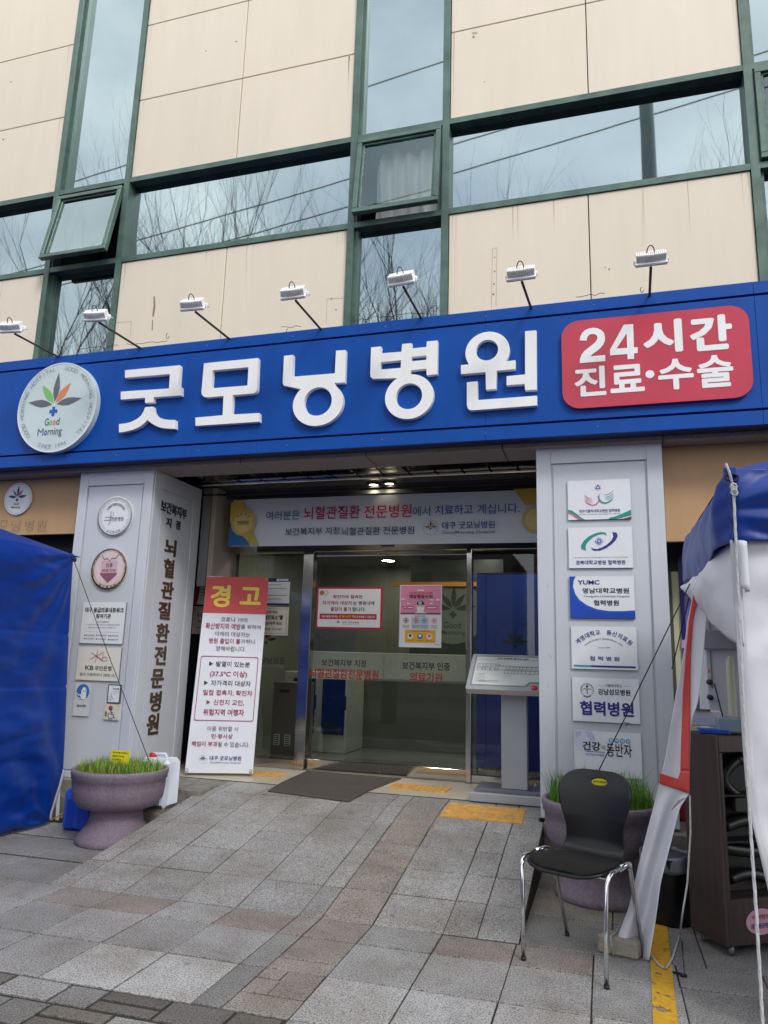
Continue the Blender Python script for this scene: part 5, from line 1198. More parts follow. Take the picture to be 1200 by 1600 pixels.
while x < .3: w_ = rngk.uniform(.035, .07); rm(x, x + w_, .27, .38); rm(x, x + w_ * .9, .42, .5); s.text(rngk.choice('가나다라마바'), x + w_ * .3, x + w_ * .6, .31, .35, inkgrey, 0, 1); x += w_
x = .4
while x < .95: w_ = rngk.uniform(.03, .06); rm(x, x + w_, .36, .44); rm(x - .01, x + w_ - .01, .5, .6); x += w_
s.line([(.28, .33), (.95, .35)], .004, ink, 1.1); s.line([(.28, .47), (.95, .49)], .004, ink, 1.1)
for k in range(6): s.rect(.04, .12 + .08 * rngk.random(), .62 + k * .05, .628 + k * .05, inkgrey, 1)
for k in range(2): s.rect(.08, .34, .86 + k * .045, .868 + k * .045, ink, 1)
s.mb.build('floor_plan', kbd); q.build('face', kbd)
q = MB(); c_ = PK.w(.075 + .02, .028 + .015, .0)
c_ = PK.w(*PK.at(835, 1076), .002); M = Matrix.Translation(c_) @ Matrix((PK.u, PK.v, PK.n)).transposed().to_4x4()
vs = []; 
for (r_, z_) in ((.026, 0), (.026, .01), (.018, .018), (.0005, .021)): vs.append((r_, z_))
tmp = MB(); tmp.lathe((0, 0, 0), vs, mat('button_red', (190, 26, 40), .25), seg=24)
q.add([M @ v for v in tmp.v], tmp.f, mat('button_red', (190, 26, 40), .25), True); q.build('button', kbd)
q = MB(); q.tube([(-.62, 6.75, .43), (-.6, 6.78, .47), (-.56, 6.8, .45), (-.55, 6.85, .435)], .006, steel, 8); q.build('cable', ks)

# ================================================================== PLANTERS
clay = mat('planter_plum', (136, 122, 136), .8, var=.08, scale=60, bump=.2, bscale=220, dark2=(.17, .135, .17), streak=.15)
soil = mat('soil', (46, 38, 30), .95, var=.2, scale=20, bump=.8, bscale=40)
grassm = mat('grass_blade', (96, 150, 46), .5, var=.25, scale=8, spec=.3); grassy = mat('grass_blade_dry', (176, 172, 90), .6, var=.15, scale=8)
for m_ in (grassm, grassy): m_.node_tree.nodes['Principled BSDF'].inputs['Subsurface Weight'].default_value = 0
def planter(c, h_, label, r=.377, gh=.085, seed=1, dry=.3, foot=.30):
    t = thing('planter', (c[0], c[1], c[2]), label, 'planter', 'round plum coloured planters')
    k = h_ - c[2]
    q = MB(); q.lathe(c, [(foot * .97, 0), (foot, .012), (foot * .98, .045), (foot * .86, .09), (foot * .72, .15), (foot * .66, k * .42), (foot * .68, k * .46)], clay, 64); q.build('pedestal', t)
    q = MB(); q.lathe(c, [(.12, k * .44), (r * .6, k * .45), (r * .8, k * .5), (r * .92, k * .6), (r * .95, k * .75), (r * .955, k * .86), (r * .985, k * .875), (r * .985, k * .92), (r * 1.0, k * .935), (r, k * .985), (r * .985, k), (r * .93, k), (r * .915, k * .98), (r * .9, k * .9)], clay, 72); q.build('bowl', t)
    q = MB(); q.lathe((c[0], c[1], c[2] + k * .93), [(r * .91, 0), (.001, .012)], soil, 40); q.build('soil', t)
    rg = random.Random(seed); q = MB()
    for i in range(2600):
        a = rg.uniform(0, 6.283); rr_ = r * .88 * math.sqrt(rg.random()); x, y = c[0] + rr_ * math.cos(a), c[1] + rr_ * math.sin(a)
        hgt = gh * rg.uniform(.4, 1.4) * (1 + .25 * noise.noise(Vector((x * 9, y * 9, seed)))); b = rg.uniform(0, 6.283); w_ = rg.uniform(.0016, .0028); ln = rg.uniform(.0, .8) ** 1.3 * hgt
        z = c[2] + k * .935; dx, dy = math.cos(b), math.sin(b); ex, ey = math.cos(b + 1.2), math.sin(b + 1.2)
        vs = [(x - dx * w_, y - dy * w_, z), (x + dx * w_, y + dy * w_, z), (x + dx * w_ * .8 + ex * ln * .35, y + dy * w_ * .8 + ey * ln * .35, z + hgt * .55), (x - dx * w_ * .8 + ex * ln * .35, y - dy * w_ * .8 + ey * ln * .35, z + hgt * .55), (x + ex * ln, y + ey * ln, z + hgt)]
        q.add(vs, [(0, 1, 2, 3), (3, 2, 4)], grassy if rg.random() < dry else grassm)
    q.build('grass', t, kind='stuff')
    return t
planter((-3.80, 5.40, 0), .56, 'round plum planter of cropped green grass with a yellow card, left of the ramp', seed=1)
planter((-.06, 5.40, 0), .60, 'round plum planter with taller green grass behind the black chair', r=.38, gh=.17, seed=2, dry=.06, foot=.31)
# yellow card in the left planter, another seen through the chair's hand hole
def card(tl, tr, bl, br, Y, label, lines):
    P_ = YP(Y); s = sheet_px(P_, tl, tr, bl, br); q = MB(); uvpoly(q, P_, [[s.U(0, 1), s.U(1, 1), s.U(1, 0), s.U(0, 0)]], mat('card_yellow', (236, 224, 40), .5, var=.03), 0, .002, True)
    for k in range(lines): s.text(('꽃과 잔디를 보호합시다', '화분에 쓰레기를', '버리지마세요')[k], .1, (.9, .72, .6)[k], .12 + k * .26, .24 + k * .26, ink, .02)
    c = s.U(.5, 1); t = thing('plant_card', P_.w(c[0], c[1]), label, 'card'); q.build('card', t); s.mb.build('print', t)
    q = MB(); q.tube([P_.w(c[0], c[1] + .02, -.004), P_.w(c[0], c[1] - .12, -.004)], .003, plate_white, 6); q.build('stick', t)
card((172.5, 1173.5), (202, 1171), (173, 1195), (202.5, 1192), 5.45, 'bright yellow card stuck in the grass of the left planter', 3)
card((925, 1216), (957, 1218), (925, 1242), (957, 1244), 5.15, 'yellow card seen through the hole in the chair back', 3)

# ================================================================== JERRY CANS
def can(x0, x1, y0, y1, z0, z1, m, capm, label, cat='jerry can'):
    t = thing('jerry_can', ((x0 + x1) / 2, (y0 + y1) / 2, z0), label, cat)
    q = MB(); M = Matrix.Translation(((x0 + x1) / 2, (y0 + y1) / 2, (z0 + z1 - .03) / 2)); q.obox(M, ((x1 - x0) / 2, (y1 - y0) / 2, (z1 - z0 - .03) / 2), m, .035, True)
    for sx in (-1, 1):
        q.obox(Matrix.Translation(((x0 + x1) / 2 + sx * (x1 - x0) * .2, y0 - .001, (z0 + z1) / 2 - .04)), ((x1 - x0) * .13, .004, (z1 - z0) * .32), m, .003)
    q.build('body', t, bevel=.012)
    q = MB(); ym = (y0 + y1) / 2; q.tube([((x0 + x1) / 2 - .09, ym, z1 - .035), ((x0 + x1) / 2 - .07, ym, z1), ((x0 + x1) / 2 + .05, ym, z1), ((x0 + x1) / 2 + .07, ym, z1 - .035)], .013, m, 10); q.build('handle', t)
    q = MB(); q.lathe((x1 - .075 if 0 else x0 + .075, ym, z1 - .035), [(.03, 0), (.032, .004), (.032, .035), (.028, .04), (.001, .04)], capm, 20); q.build('cap', t)
canw = mat('can_white', (205, 214, 226), .35, var=.04, scale=4); canb = mat('can_blue', (22, 70, 190), .35, var=.04); capr = mat('cap_red', (190, 30, 44), .35)
p0 = W(228, 1262, Y=5.85); p1 = W(283, 1185, Y=5.85)
can(-3.84, -3.54, 5.68, 5.9, .2, .63, canw, capr, 'translucent white jerry can with red cap behind the left planter')
can(-4.43, -4.13, 5.52, 5.74, 0., .36, canb, canb, 'blue jerry can on the ground left of the left planter')

# ================================================================== CHAIR
CB = thing('chair', (-.145, 4.28, 0), 'black plywood back chair with chromed legs standing on the paving at the right', 'chair')
fr_mid = (Vector((-.441, 4.156, 0)) + Vector((-.036, 3.953, 0))) / 2; bk_mid = (Vector((-.246, 4.59, 0)) + Vector((.147, 4.425, 0))) / 2
vdir = (bk_mid - fr_mid).normalized(); udir = Vector((vdir.y, -vdir.x, 0)); cc = (fr_mid + bk_mid) / 2
def CP(u, v, z): return cc + udir * (u - .022) + vdir * v + Vector((0, 0, z))
blackp = mat('chair_black', (15, 16, 19), .42, var=.06, scale=20); padm = mat('seat_pad', (13, 13, 14), .95, var=.2, scale=60, bump=.5, bscale=300); chrome = mat('chrome', (214, 216, 220), .1, metal=1., var=.04)
prof = [(-.235, .448, .10), (-.215, .458, .17), (-.17, .466, .212), (-.10, .468, .226), (-.02, .463, .226), (.06, .46, .215), (.12, .462, .198), (.165, .472, .182), (.198, .495, .172), (.215, .53, .166), (.222, .58, .164), (.228, .63, .172), (.236, .68, .188), (.246, .73, .204), (.257, .775, .213), (.268, .81, .211), (.279, .84, .198), (.288, .865, .175), (.295, .885, .14), (.299, .895, .09)]
def cat(pr, t):
    n = len(pr) - 1; f = t * n; i = min(int(f), n - 1); f -= i
    P_ = [pr[max(i - 1, 0)], pr[i], pr[i + 1], pr[min(i + 2, n)]]
    return [.5 * ((2 * P_[1][k]) + (-P_[0][k] + P_[2][k]) * f + (2 * P_[0][k] - 5 * P_[1][k] + 4 * P_[2][k] - P_[3][k]) * f * f + (-P_[0][k] + 3 * P_[1][k] - 3 * P_[2][k] + P_[3][k]) * f ** 3) for k in range(3)]
NU, NV = 110, 48
def chair_pt(i, j):
    v, z, w_ = cat(prof, i / NU); s_ = -1 + 2 * j / NV; u = s_ * w_
    if z > .5: v += -.045 * (abs(u) / .21) ** 2 * min(1, (z - .5) / .15)
    else: z += .012 * (abs(u) / .22) ** 3 - .006
    return u, v, z
vs = []; fs = []
hc, ha, hb = (0.012, .835), .05, .02
for i in range(NU + 1):
    for j in range(NV + 1):
        u, v, z = chair_pt(i, j); vs.append([u, v, z])
inside = lambda p: p[2] > .7 and ((p[0] - hc[0]) / ha) ** 2 + ((p[2] - hc[1]) / hb) ** 2 < 1
idx = lambda i, j: i * (NV + 1) + j
kill = set()
for i in range(NU):
    for j in range(NV):
        c = [vs[idx(a, b)] for a, b in ((i, j), (i + 1, j), (i + 1, j + 1), (i, j + 1))]
        m_ = [sum(q_[k] for q_ in c) / 4 for k in range(3)]
        if inside(m_): kill.add((i, j))
        else: fs.append((idx(i, j), idx(i + 1, j), idx(i + 1, j + 1), idx(i, j + 1)))
for i in range(NU + 1):          # snap the rim of the hole onto an ellipse
    for j in range(NV + 1):
        nb = [(a, b) in kill for a in (i - 1, i) for b in (j - 1, j)]
        if any(nb) and not all(nb):
            p = vs[idx(i, j)]; dx, dz = (p[0] - hc[0]) / ha, (p[2] - hc[1]) / hb; l_ = math.hypot(dx, dz) or 1
            p[0] = hc[0] + dx / l_ * ha; p[2] = hc[1] + dz / l_ * hb
q = MB(); q.add([CP(*p) for p in vs], fs, blackp, True); shl_ = q.build('shell', CB, solid=.012)
pp = [(-.222, .458, .09), (-.2, .468, .16), (-.16, .476, .2), (-.1, .478, .215), (-.02, .473, .215), (.05, .47, .203), (.1, .47, .18), (.135, .474, .12), (.145, .476, .05)]
q = MB(); q.surf(lambda a, b: (lambda c: CP((-1 + 2 * b) * c[2], c[0], c[1] + .008 * (1 - abs(-1 + 2 * b) ** 6) + .012 * (abs((-1 + 2 * b) * c[2]) / .22) ** 3 - .006))(cat(pp, a)), 40, 30, padm); q.build('seat_pad', CB, solid=.008)
ft = {'fl': Vector((-.441, 4.156, 0)), 'fr': Vector((-.036, 3.953, 0)), 'bl': Vector((-.246, 4.59, 0)), 'br': Vector((.147, 4.425, 0))}
for a, b, sx in (('fl', 'bl', -1), ('fr', 'br', 1)):
    F = ft[a]; B = ft[b]; u_f = sx * .235
    p_f = CP(sx * .232, -.19, .43); p_b = CP(sx * .222, .13, .445)
    q = MB(); pts = [F + Vector((0, 0, .012)), F.lerp(Vector((p_f.x, p_f.y, 0)), .3) + Vector((0, 0, .25)), p_f, CP(sx * .237, -.175, .462), CP(sx * .238, -.14, .477)]
    q.tube(pts + [CP(sx * .238, -.03, .482)], .0115, chrome, 14); lg_ = q.build('leg', CB); q = MB(); q.tube([F, F + Vector((0, 0, .016))], .0135, blk, 12); q.build('rubber_foot', lg_)
    q = MB(); q.tube([CP(sx * .238, -.03, .482), CP(sx * .235, .09, .48), CP(sx * .228, .125, .47), CP(sx * .222, .14, .445), B + Vector((0, 0, .012))], .0115, chrome, 14); lg_ = q.build('leg', CB); q = MB(); q.tube([B, B + Vector((0, 0, .016))], .0135, blk, 12); q.build('rubber_foot', lg_)
q = MB()
for v in (-.12, .08): q.tube([CP(-.236, v, .475), CP(-.2, v, .442), CP(.2, v, .442), CP(.236, v, .475)], .009, chrome, 10)
q.build('seat_frame', CB)

# ================================================================== LEFT TENT
tentb = mat('tent_blue', (0, 52, 142), .42, var=.06, scale=2, bump=.35, bscale=5, spec=.45, stretch=(1, .6, 2.2))
lt = thing('canopy_tent', (-4.67, 5.8, 0), 'blue canopy tent with its blue side wall down, at the left edge', 'tent')
def fbm(x, y, z, o=3):
    s_ = 0; a = 1
    for k in range(o): s_ += a * noise.noise(Vector((x, y, z)) * (2 ** k)); a *= .5
    return s_
LEDGE = [W(x, y_, X=-4.65) for x, y_ in ((114.8, 872.6), (111.6, 925), (108, 992), (103.6, 1107), (101.4, 1164), (99.5, 1199), (93, 1225), (86, 1247), (79, 1270))]
def ledge_y(z):
    for a, b in zip(LEDGE[:-1], LEDGE[1:]):
        if z >= b.z: return a.y + (b.y - a.y) * min(1, max(0, (a.z - z) / (a.z - b.z)))
    return LEDGE[-1].y
def lwall(u, v):
    z = .02 + 2.33 * v + .02 * u; ye = ledge_y(z)
    y = ye - (u ** 1.25) * 4.4
    d = ye - y; k = min(1, d / .35)
    x = -4.655 + k * (.03 * fbm(y * .9 + z * 1.2, z * 3.2, 3) + .014 * math.sin(z * 9 + y * 1.4 + 2 * fbm(y, z, 8)))
    # folds fanning out from the tied corners
    ang = math.atan2(2.34 - z, d + .05); x += .016 * math.sin(ang * 17 + 2 * fbm(y, z, 5)) * math.exp(-math.hypot(d, 2.34 - z) / .9) * min(1, d / .1)
    ang = math.atan2(z, d + .05); x += .02 * math.sin(ang * 13 + 2 * fbm(y * 2, z * 2, 5)) * math.exp(-math.hypot(d, z - .3) / .9) * min(1, d / .1)
    if z > 2.0: x += .03 * math.sin((2.35 - z) / .35 * 3.14) * k
    x += .016 * k * (abs(fbm(y * 1.1 + z * .5, z * 5.5 - y * .8, 17)) - .3) + .006 * k * fbm(y * 5, z * 14 - y * 3, 23)
    for sz in (1.62, 1.16): x -= .012 * math.exp(-((z - sz - .02 * d) / .012) ** 2)
    return Vector((x, y, z))
q = MB(); q.surf(lwall, 130, 120, tentb); q.build('side_wall', lt, solid=.003)
q = MB()
pk_ = Vector((-6.2, 4.2, 2.95)); cs = [Vector((-4.67, 5.72, 2.337)), Vector((-4.67, 1.3, 2.36)), Vector((-7.7, 1.3, 2.36)), Vector((-7.7, 5.72, 2.337))]
for i in range(4): q.add([cs[i], cs[(i + 1) % 4], pk_], [(0, 1, 2)], tentb)
q.build('roof', lt)
q = MB(); wp = mat('tent_pole_white', (196, 198, 200), .4)
q.tube([(-4.685, 5.80, .01), (-4.69, 5.58, 2.3)], .019, wp, 4, smooth=False); q.build('pole', lt)
q = MB(); q.box((-4.72, 5.74, 0.), (-4.61, 5.86, .012), blk, bev=.004); q.build('foot', lt)
q = MB()
q.surf(lambda u, v: Vector((-4.665, ledge_y(.44 - .40 * u) + .012 + .03 * v, .44 - .40 * u - .02 * v)), 20, 3, mat('webbing_white', (200, 202, 206), .6)); q.build('hem', lt, solid=.004)
q = MB(); q.tube([(-4.66, 5.7, .03), (-4.5, 5.82, .15), (-4.3, 5.93, .24)], .006, mat('strap_orange', (200, 140, 50), .6), 6); q.build('strap', label='thin orange strap from the left tent foot to the stone ledge', cat='strap')
q = MB(); q.obox(Matrix.Translation(LEDGE[0] + Vector((.0, .01, -.01))), (.015, .02, .018), blk, .005); q.build('corner_clip', lt)
cordm = mat('cord_black', (20, 20, 22), .6)
pA = W(113, 869, Y=5.7); pB = Vector((-3.62, 5.55, .565))
q = MB(); q.tube([pA, pA.lerp(pB, .5) + Vector((0, 0, -.015)), pB], .0035, cordm, 6); q.build('guy_cord', label='thin black guy cord from the blue left tent to the left planter', cat='cord')

# ================================================================== RIGHT TENT
rt_ = thing('canopy_tent', (.6, 4.5, 0), 'blue roofed canopy tent with white walls, at the right edge', 'tent')
tentw = mat('tent_white', (218, 219, 228), .6, var=.03, scale=2, bump=.1, bscale=20); X0 = .58
def fval(u, v):   # front valance
    x = X0 + u * 2.9; z = 2.05 + v * .335 + .02 * u; return Vector((x, 3.6 - .03 * math.sin(v * 3.14) + .03 * math.exp(-u * 1.5) * math.sin(math.atan2(v * .335 - .12, x - X0 + .12) * 14 + 2 * fbm(x, z * 2, 1)) * min(1, u * 20) * .5 + .022 * fbm(x * 1.2, z * 5, 2), z))
q = MB(); q.surf(fval, 90, 40, tentb); q.build('valance', rt_, solid=.004)
def sval(u, v):
    y = 3.6 + u * 1.85; z = 2.385 - (.335 - .02 * math.sin(u * 9)) * (1 - v) - .03 * math.sin(u * 3.14) * 1; z += .0
    k = min(1, u * 8); return Vector((X0 - k * (.012 + .035 * math.sin((1 - v) * 2.2) + .02 * fbm(y * 2, z * 3, 6)) + .008 * math.sin(z * 60) * math.exp(-u * 14) * (u > 0), y, z))
q = MB(); q.surf(sval, 60, 24, tentb); q.build('valance', rt_, solid=.004)
q = MB(); pk_ = Vector((2.05, 5.0, 3.0)); cs = [Vector((X0, 3.6, 2.385)), Vector((3.5, 3.6, 2.4)), Vector((3.5, 6.0, 2.385)), Vector((X0, 5.45, 2.385))]
for i in range(4): q.add([cs[i], cs[(i + 1) % 4], pk_], [(0, 1, 2)], tentb)
q.build('roof', rt_)
# rolled white side wall
def sroll(u, v):
    y = 3.61 + u * 1.74; zt = 2.07 - .02 * u; zb = 1.585 + .40 * (u ** 1.3); z = zt + (zb - zt) * v
    k = min(1, u * 3); return Vector((X0 + .012 * (1 - k) - k * (.012 + .06 * math.sin(v * 3.14) + .03 * fbm(y * 2, z * 4, 9)), y, z))
q = MB(); q.surf(sroll, 50, 20, tentw); q.build('rolled_wall', rt_, solid=.006)
# front white wall, drawn aside
def fw_(u, v):
    ys = [848, 1100, 1180, 1330, 1420]; 
    z = 2.06 - v * 2.0
    xl = X0 - .012 + .0 * v + max(0, v - .52) ** 1.4 * .5
    x = xl + u * 1.9
    return Vector((x, 3.63 + .03 * fbm(x * 3, z * 1.6, 4) + (.02 * math.sin((x * .7 + z * 1.7) * 8 + 7 * fbm(x * 1.4, z * 1.1, 3)) + .02 * abs(fbm(x * 2 + z, z * 3.3 + x, 31))) * min(1, u * 8) + (.007 * fbm(x * 7 + z * 3, z * 12, 41) + .007 * (1 - abs(math.sin((x * .5 + z * 1.8) * 5 + 3 * fbm(x * 1.2, z * 1.1, 9)))) ** 3) * min(1, u * 8), z))
q = MB(); q.surf(fw_, 90, 90, tentw); q.build('front_wall', rt_, solid=.003)
q = MB(); q.surf(lambda u, v: fw_(0, v) + Vector((-.004 + u * .04, -.010 - .002 * math.sin(v * 40), 0)), 3, 90, mat('hem_white', (196, 196, 204), .7)); q.build('hem', rt_, solid=.004)
q = MB(); q.surf(lambda u, v: Vector((X0 + .03 - .03 * math.sin(u * 6.28) * .6, 3.585 + .02 * math.cos(u * 6.28), 2.06 - v * .22 - .02 * u)), 14, 8, tentw); q.build('tie_loop', rt_, solid=.003)
# back and far side of the tent, pole
def bw(u, v): return Vector((X0 + .02 + u * 2.9, 5.44 + .02 * fbm(u * 6, v * 5, 12), .03 + v * 2.2))
q = MB(); q.surf(bw, 30, 24, tentw); q.build('back_wall', rt_, solid=.003)
q = MB(); q.box((X0 + .02, 3.64, .0), (X0 + .055, 3.675, 2.36), wp, bev=.003) if 0 else None
q.box((X0 + .05, 5.38, .0), (X0 + .085, 5.41, 2.36), wp, bev=.003); q.build('pole', rt_)
q = MB(); ringc = W(1143, 747, Y=3.57); q.tube([ringc + Vector((.028 * math.cos(t), -.01, .018 * math.sin(t))) for t in [i * .5 for i in range(14)]], .004, blk, 8); q.build('ring', rt_)
q = MB(); q.obox(Matrix.Translation(ringc + Vector((-.005, .0, .03))), (.028, .01, .022), tentb, .006); q.build('tab', rt_)
# white rope from the ring down to the ground
ropew = mat('rope_white', (206, 208, 212), .8, var=.1, scale=50, bump=.8, bscale=300)
q = MB()
top = W(1134, 724, Y=3.55); kn = W(1146, 764, Y=3.55); pts = [kn]
for (x, y_) in ((1150, 850), (1155, 960), (1160, 1070), (1166, 1180), (1173, 1300), (1182, 1430), (1190, 1570), (1194, 1640)): pts.append(W(x, y_, Y=3.55 - .25 * (y_ - 764) / 870))
import itertools
fine = []
for a, b in zip(pts[:-1], pts[1:]):
    for k in range(6): fine.append(a.lerp(b, k / 6))
fine.append(pts[-1])
for ph in (0, 2.09, 4.19):
    q.tube([p + Vector((.0032 * math.cos(i * 1.3 + ph), .0032 * math.sin(i * 1.3 + ph), 0)) for i, p in enumerate([fine[0].lerp(fine[-1], 0)] + [f for f in fine])], .0042, ropew, 6)
q.tube([top, W(1139, 736, Y=3.55), kn + Vector((.0, -.006, .0))], .006, ropew, 6)
for k in range(4): q.tube([kn + Vector((.012 * math.cos(t + k), -.008 - .003 * k, .014 * math.sin(t) - .01 * (k - 1))) for t in [i * .8 for i in range(9)]], .005, ropew, 6)
q.build('rope', label='thick white rope hanging straight down from the right tent corner ring', cat='rope')

# side flap with a red border, tied to the brick
fl = thing('tent_flap', W(1000, 1498, Z=0), 'long white tent flap with a red bordered top, tied down to the brick', 'banner')
redb = mat('flap_red', (206, 70, 66), .55, var=.03); flapw = mat('flap_white', (220, 222, 232), .6, var=.03, scale=3, bump=.1, bscale=15)
def yfl(y_): return 4.62 - (y_ - 915) / 585 * .24
def edge(tab, y_):
    for (y0, x0), (y1, x1) in zip(tab[:-1], tab[1:]):
        if y_ <= y1: return x0 + (x1 - x0) * (y_ - y0) / (y1 - y0)
    return tab[-1][1]
LE = [(915, 1088), (935, 1082), (970, 1074), (1022, 1068), (1080, 1057), (1180, 1040.5), (1225, 1030), (1330, 1003), (1420, 982), (1455, 968), (1472, 963), (1500, 975)]
RE = [(915, 1108), (1000, 1101), (1050, 1097), (1100, 1090), (1130, 1079), (1240, 1077), (1262, 1062), (1380, 1032), (1440, 1024), (1500, 1014)]
def flq(x, y_, d, bul=1.):
    p = W(x, y_, Y=yfl(y_)); w_ = max(4., edge(RE, y_) - edge(LE, y_)); u = (x - edge(LE, y_)) / w_; v = (y_ - 915) / 585
    k = min(1, max(0, (y_ - 1225) / 60)); d_ = .04 * math.sin(u * 3.14) * (.2 + .6 * v) + k * .03 * math.sin(u * 8 + v * 3)
    r_ = (p - CAMP).normalized(); return p + r_ * (d_ - d)
q = MB(); q.surf(lambda u, v: (lambda y_: flq(edge(LE, y_) + (edge(RE, y_) - edge(LE, y_)) * u, y_, 0))(915 + 585 * v), 30, 90, flapw); q.build('lower_sheet', fl, solid=.003)
RBL = [(930, 1083), (970, 1076.5), (1022, 1071.5), (1080, 1067), (1180, 1063.5), (1204, 1063)]; RBR = [(930, 1092), (970, 1083), (1022, 1079.5), (1080, 1078.5), (1180, 1077.6), (1204, 1077.4)]
q = MB(); q.surf(lambda u, v: (lambda y_: flq(edge(RBL, y_) + (edge(RBR, y_) - edge(RBL, y_)) * u, y_, .012))(930 + 274 * v), 5, 60, redb)
def btm(u, v):
    x = 1030.5 + 46.8 * u; y0 = 1208 + 9 * min(u, .62) / .62 - (13 * ((u - .62) / .08) if .62 < u < .70 else (13 if u >= .70 else 0)); y1 = 1224 + 16 * u
    return flq(x, y0 + (y1 - y0) * v, .0121)
q.surf(btm, 46, 6, redb); q.build('red_border', fl, solid=.002)
q = MB(); p_ = W(1010, 1495, Z=.0)
rp = [W(1078, 1243, Y=4.45), W(1079, 1300, Y=4.4), W(1074, 1380, Y=4.35), W(1066, 1430, Y=4.3)] + [W(x, y_, Z=.012) for x, y_ in ((1062, 1462), (1050, 1498), (1040, 1514), (1030, 1508), (1017, 1492), (1005, 1489), (995, 1490))]
fine = []
for a, b in zip(rp[:-1], rp[1:]):
    for k in range(4): fine.append(a.lerp(b, k / 4))
q.tube(fine, .0045, ropew, 8)
kn = W(1070, 1246, Y=4.43)
for k in range(5): q.tube([kn + Vector((.0, -.01, 0)), kn + Vector((-.04 - .008 * k, -.012, -.02 - .012 * k))], .0028, ropew, 5)
q.build('rope', label='thin white rope looping from the red bordered flap down to the brick', cat='rope')
q = MB(); conc = mat('concrete', (164, 158, 146), .9, var=.12, scale=14, bump=.9, bscale=90)
c_ = W(969, 1490, Z=0); M = Matrix.Translation((c_.x, c_.y, .045)) @ Matrix.Rotation(R(-18), 4, 'Z'); q.obox(M, (.105, .055, .045), conc, .012); q.build('brick', label='small rough concrete brick with rope tied round it, under the chair', cat='brick', bevel=.004)
q = MB(); q.tube([M @ Vector(p) for p in ((-.02, -.058, -.04), (-.03, -.058, .05), (-.02, .0, .051), (-.03, .058, .05), (-.02, .058, -.04), (-.02, -.058, -.042))], .004, ropew, 6); q.build('rope', label='short rope loop wrapped around the concrete brick', cat='rope')

# bin with black bag
q = MB(); cb = W(1047, 1440, Z=0); prof_ = [(.11, 0), (.12, .02), (.135, .28), (.14, .36), (.145, .37), (.13, .372)]
bin_ = thing('waste_bin', cb, 'small black bin behind the white tent flap', 'bin')
q.lathe((cb.x, cb.y, 0), prof_, mat('bin_black', (16, 19, 26), .35, var=.1, bump=.3, bscale=14), 32, cap=True); q.build('body', bin_)
q = MB(); q.surf(lambda u, v: Vector((cb.x + (.148 + .012 * math.sin(u * 40)) * math.cos(u * 6.283), cb.y + (.148 + .012 * math.sin(u * 40)) * math.sin(u * 6.283), .39 - v * .09 + .008 * math.sin(u * 31))), 80, 4, mat('bag_clear', (120, 126, 140), .3)); q.build('bag', bin_, solid=.002)

# dark cabinet on casters with coiled hoses
kb_ = thing('machine_cabinet', (.42, 4.8, 0), 'tall brown steel cabinet on casters holding ribbed black hoses, inside the right tent', 'cabinet')
sdir = Vector((.154, -.228, 0)).normalized(); wdir = Vector((-sdir.y, sdir.x, 0)); cbl = Vector((.418, 4.797, .05)); cfl = Vector((.572, 4.569, .05)); dl = (cfl - cbl).length; H_ = 1.07; Wd = .62
brn = mat('cabinet_brown', (84, 72, 70), .35, metal=.5, var=.08, scale=2, stretch=(20, 20, 1)); 
def CQ(a, b, c): return cfl + wdir * a - sdir * b + Vector((0, 0, c))   # a right along the front, b depth, c height
Mc = Matrix((wdir, -sdir, Vector((0, 0, 1)))).transposed().to_4x4()
def cbox(q, a0, a1, b0, b1, c0, c1, m, bev=.004): q.obox(Matrix.Translation(CQ((a0 + a1) / 2, (b0 + b1) / 2, (c0 + c1) / 2)) @ Mc, ((a1 - a0) / 2, (b1 - b0) / 2, (c1 - c0) / 2), m, bev)
q = MB(); cbox(q, 0, .02, 0, dl, 0, H_, brn); cbox(q, Wd - .02, Wd, 0, dl, 0, H_, brn); cbox(q, .02, Wd - .02, dl - .02, dl, 0, H_, brn); cbox(q, .02, Wd - .02, 0, dl - .02, 0, .23, brn); cbox(q, .02, Wd - .02, 0, dl - .02, H_ - .09, H_, brn); cbox(q, .02, .045, .0, .02, .23, H_ - .09, brn); q.build('body', kb_)
q = MB(); dkin = mat('cabinet_inside', (14, 15, 17), .5); cbox(q, .045, Wd - .02, .12, .13, .23, H_ - .09, dkin)
for c in (.5, .74): cbox(q, .045, Wd - .02, .02, .12, c, c + .015, dkin)
q.build('interior', kb_)
hose = mat('hose_black', (30, 32, 34), .35)
def ribbed(pts_f, n, r0=.026, r1=.032):
    q = MB(); q.tube([pts_f(i / n) for i in range(n + 1)], [r1 if i % 2 else r0 for i in range(n + 1)], hose, 12); q.build('hose', kb_)
ribbed(lambda t: CQ(.2 - .1 * math.sin(t * 3.14), .07, .93 - .2 * t) if t < 2 else None, 40)
ribbed(lambda t: CQ(.2 + .3 * t, .07, .93 + .01 * math.sin(t * 5)), 30)
ribbed(lambda t: CQ(.09 + .45 * t, .07, .58 + .03 * math.sin(t * 4)), 44, .03, .034)
ribbed(lambda t: CQ(.08 + .48 * t, .08, .47 - .03 * math.sin(t * 3)), 44, .03, .034)
ribbed(lambda t: CQ(.1 + .45 * t, .07, .31 + .02 * math.sin(t * 6)), 44, .028, .033)
q = MB(); cbox(q, .14, .5, .03, .08, .66, .735, mat('valve_dark', (44, 44, 46), .4)); q.build('shelf_unit', kb_)
for (a, b) in ((.05, .03), (.05, dl - .04), (Wd - .06, .03), (Wd - .06, dl - .04)):
    q = MB(); p = CQ(a, b, 0); q.tube([p + Vector((-.012, 0, -.024)), p + Vector((.012, 0, -.024))], .025, plate_edge, 16); q.tube([p, p + Vector((0, 0, -.012))], .012, steel, 8); q.build('caster', kb_)
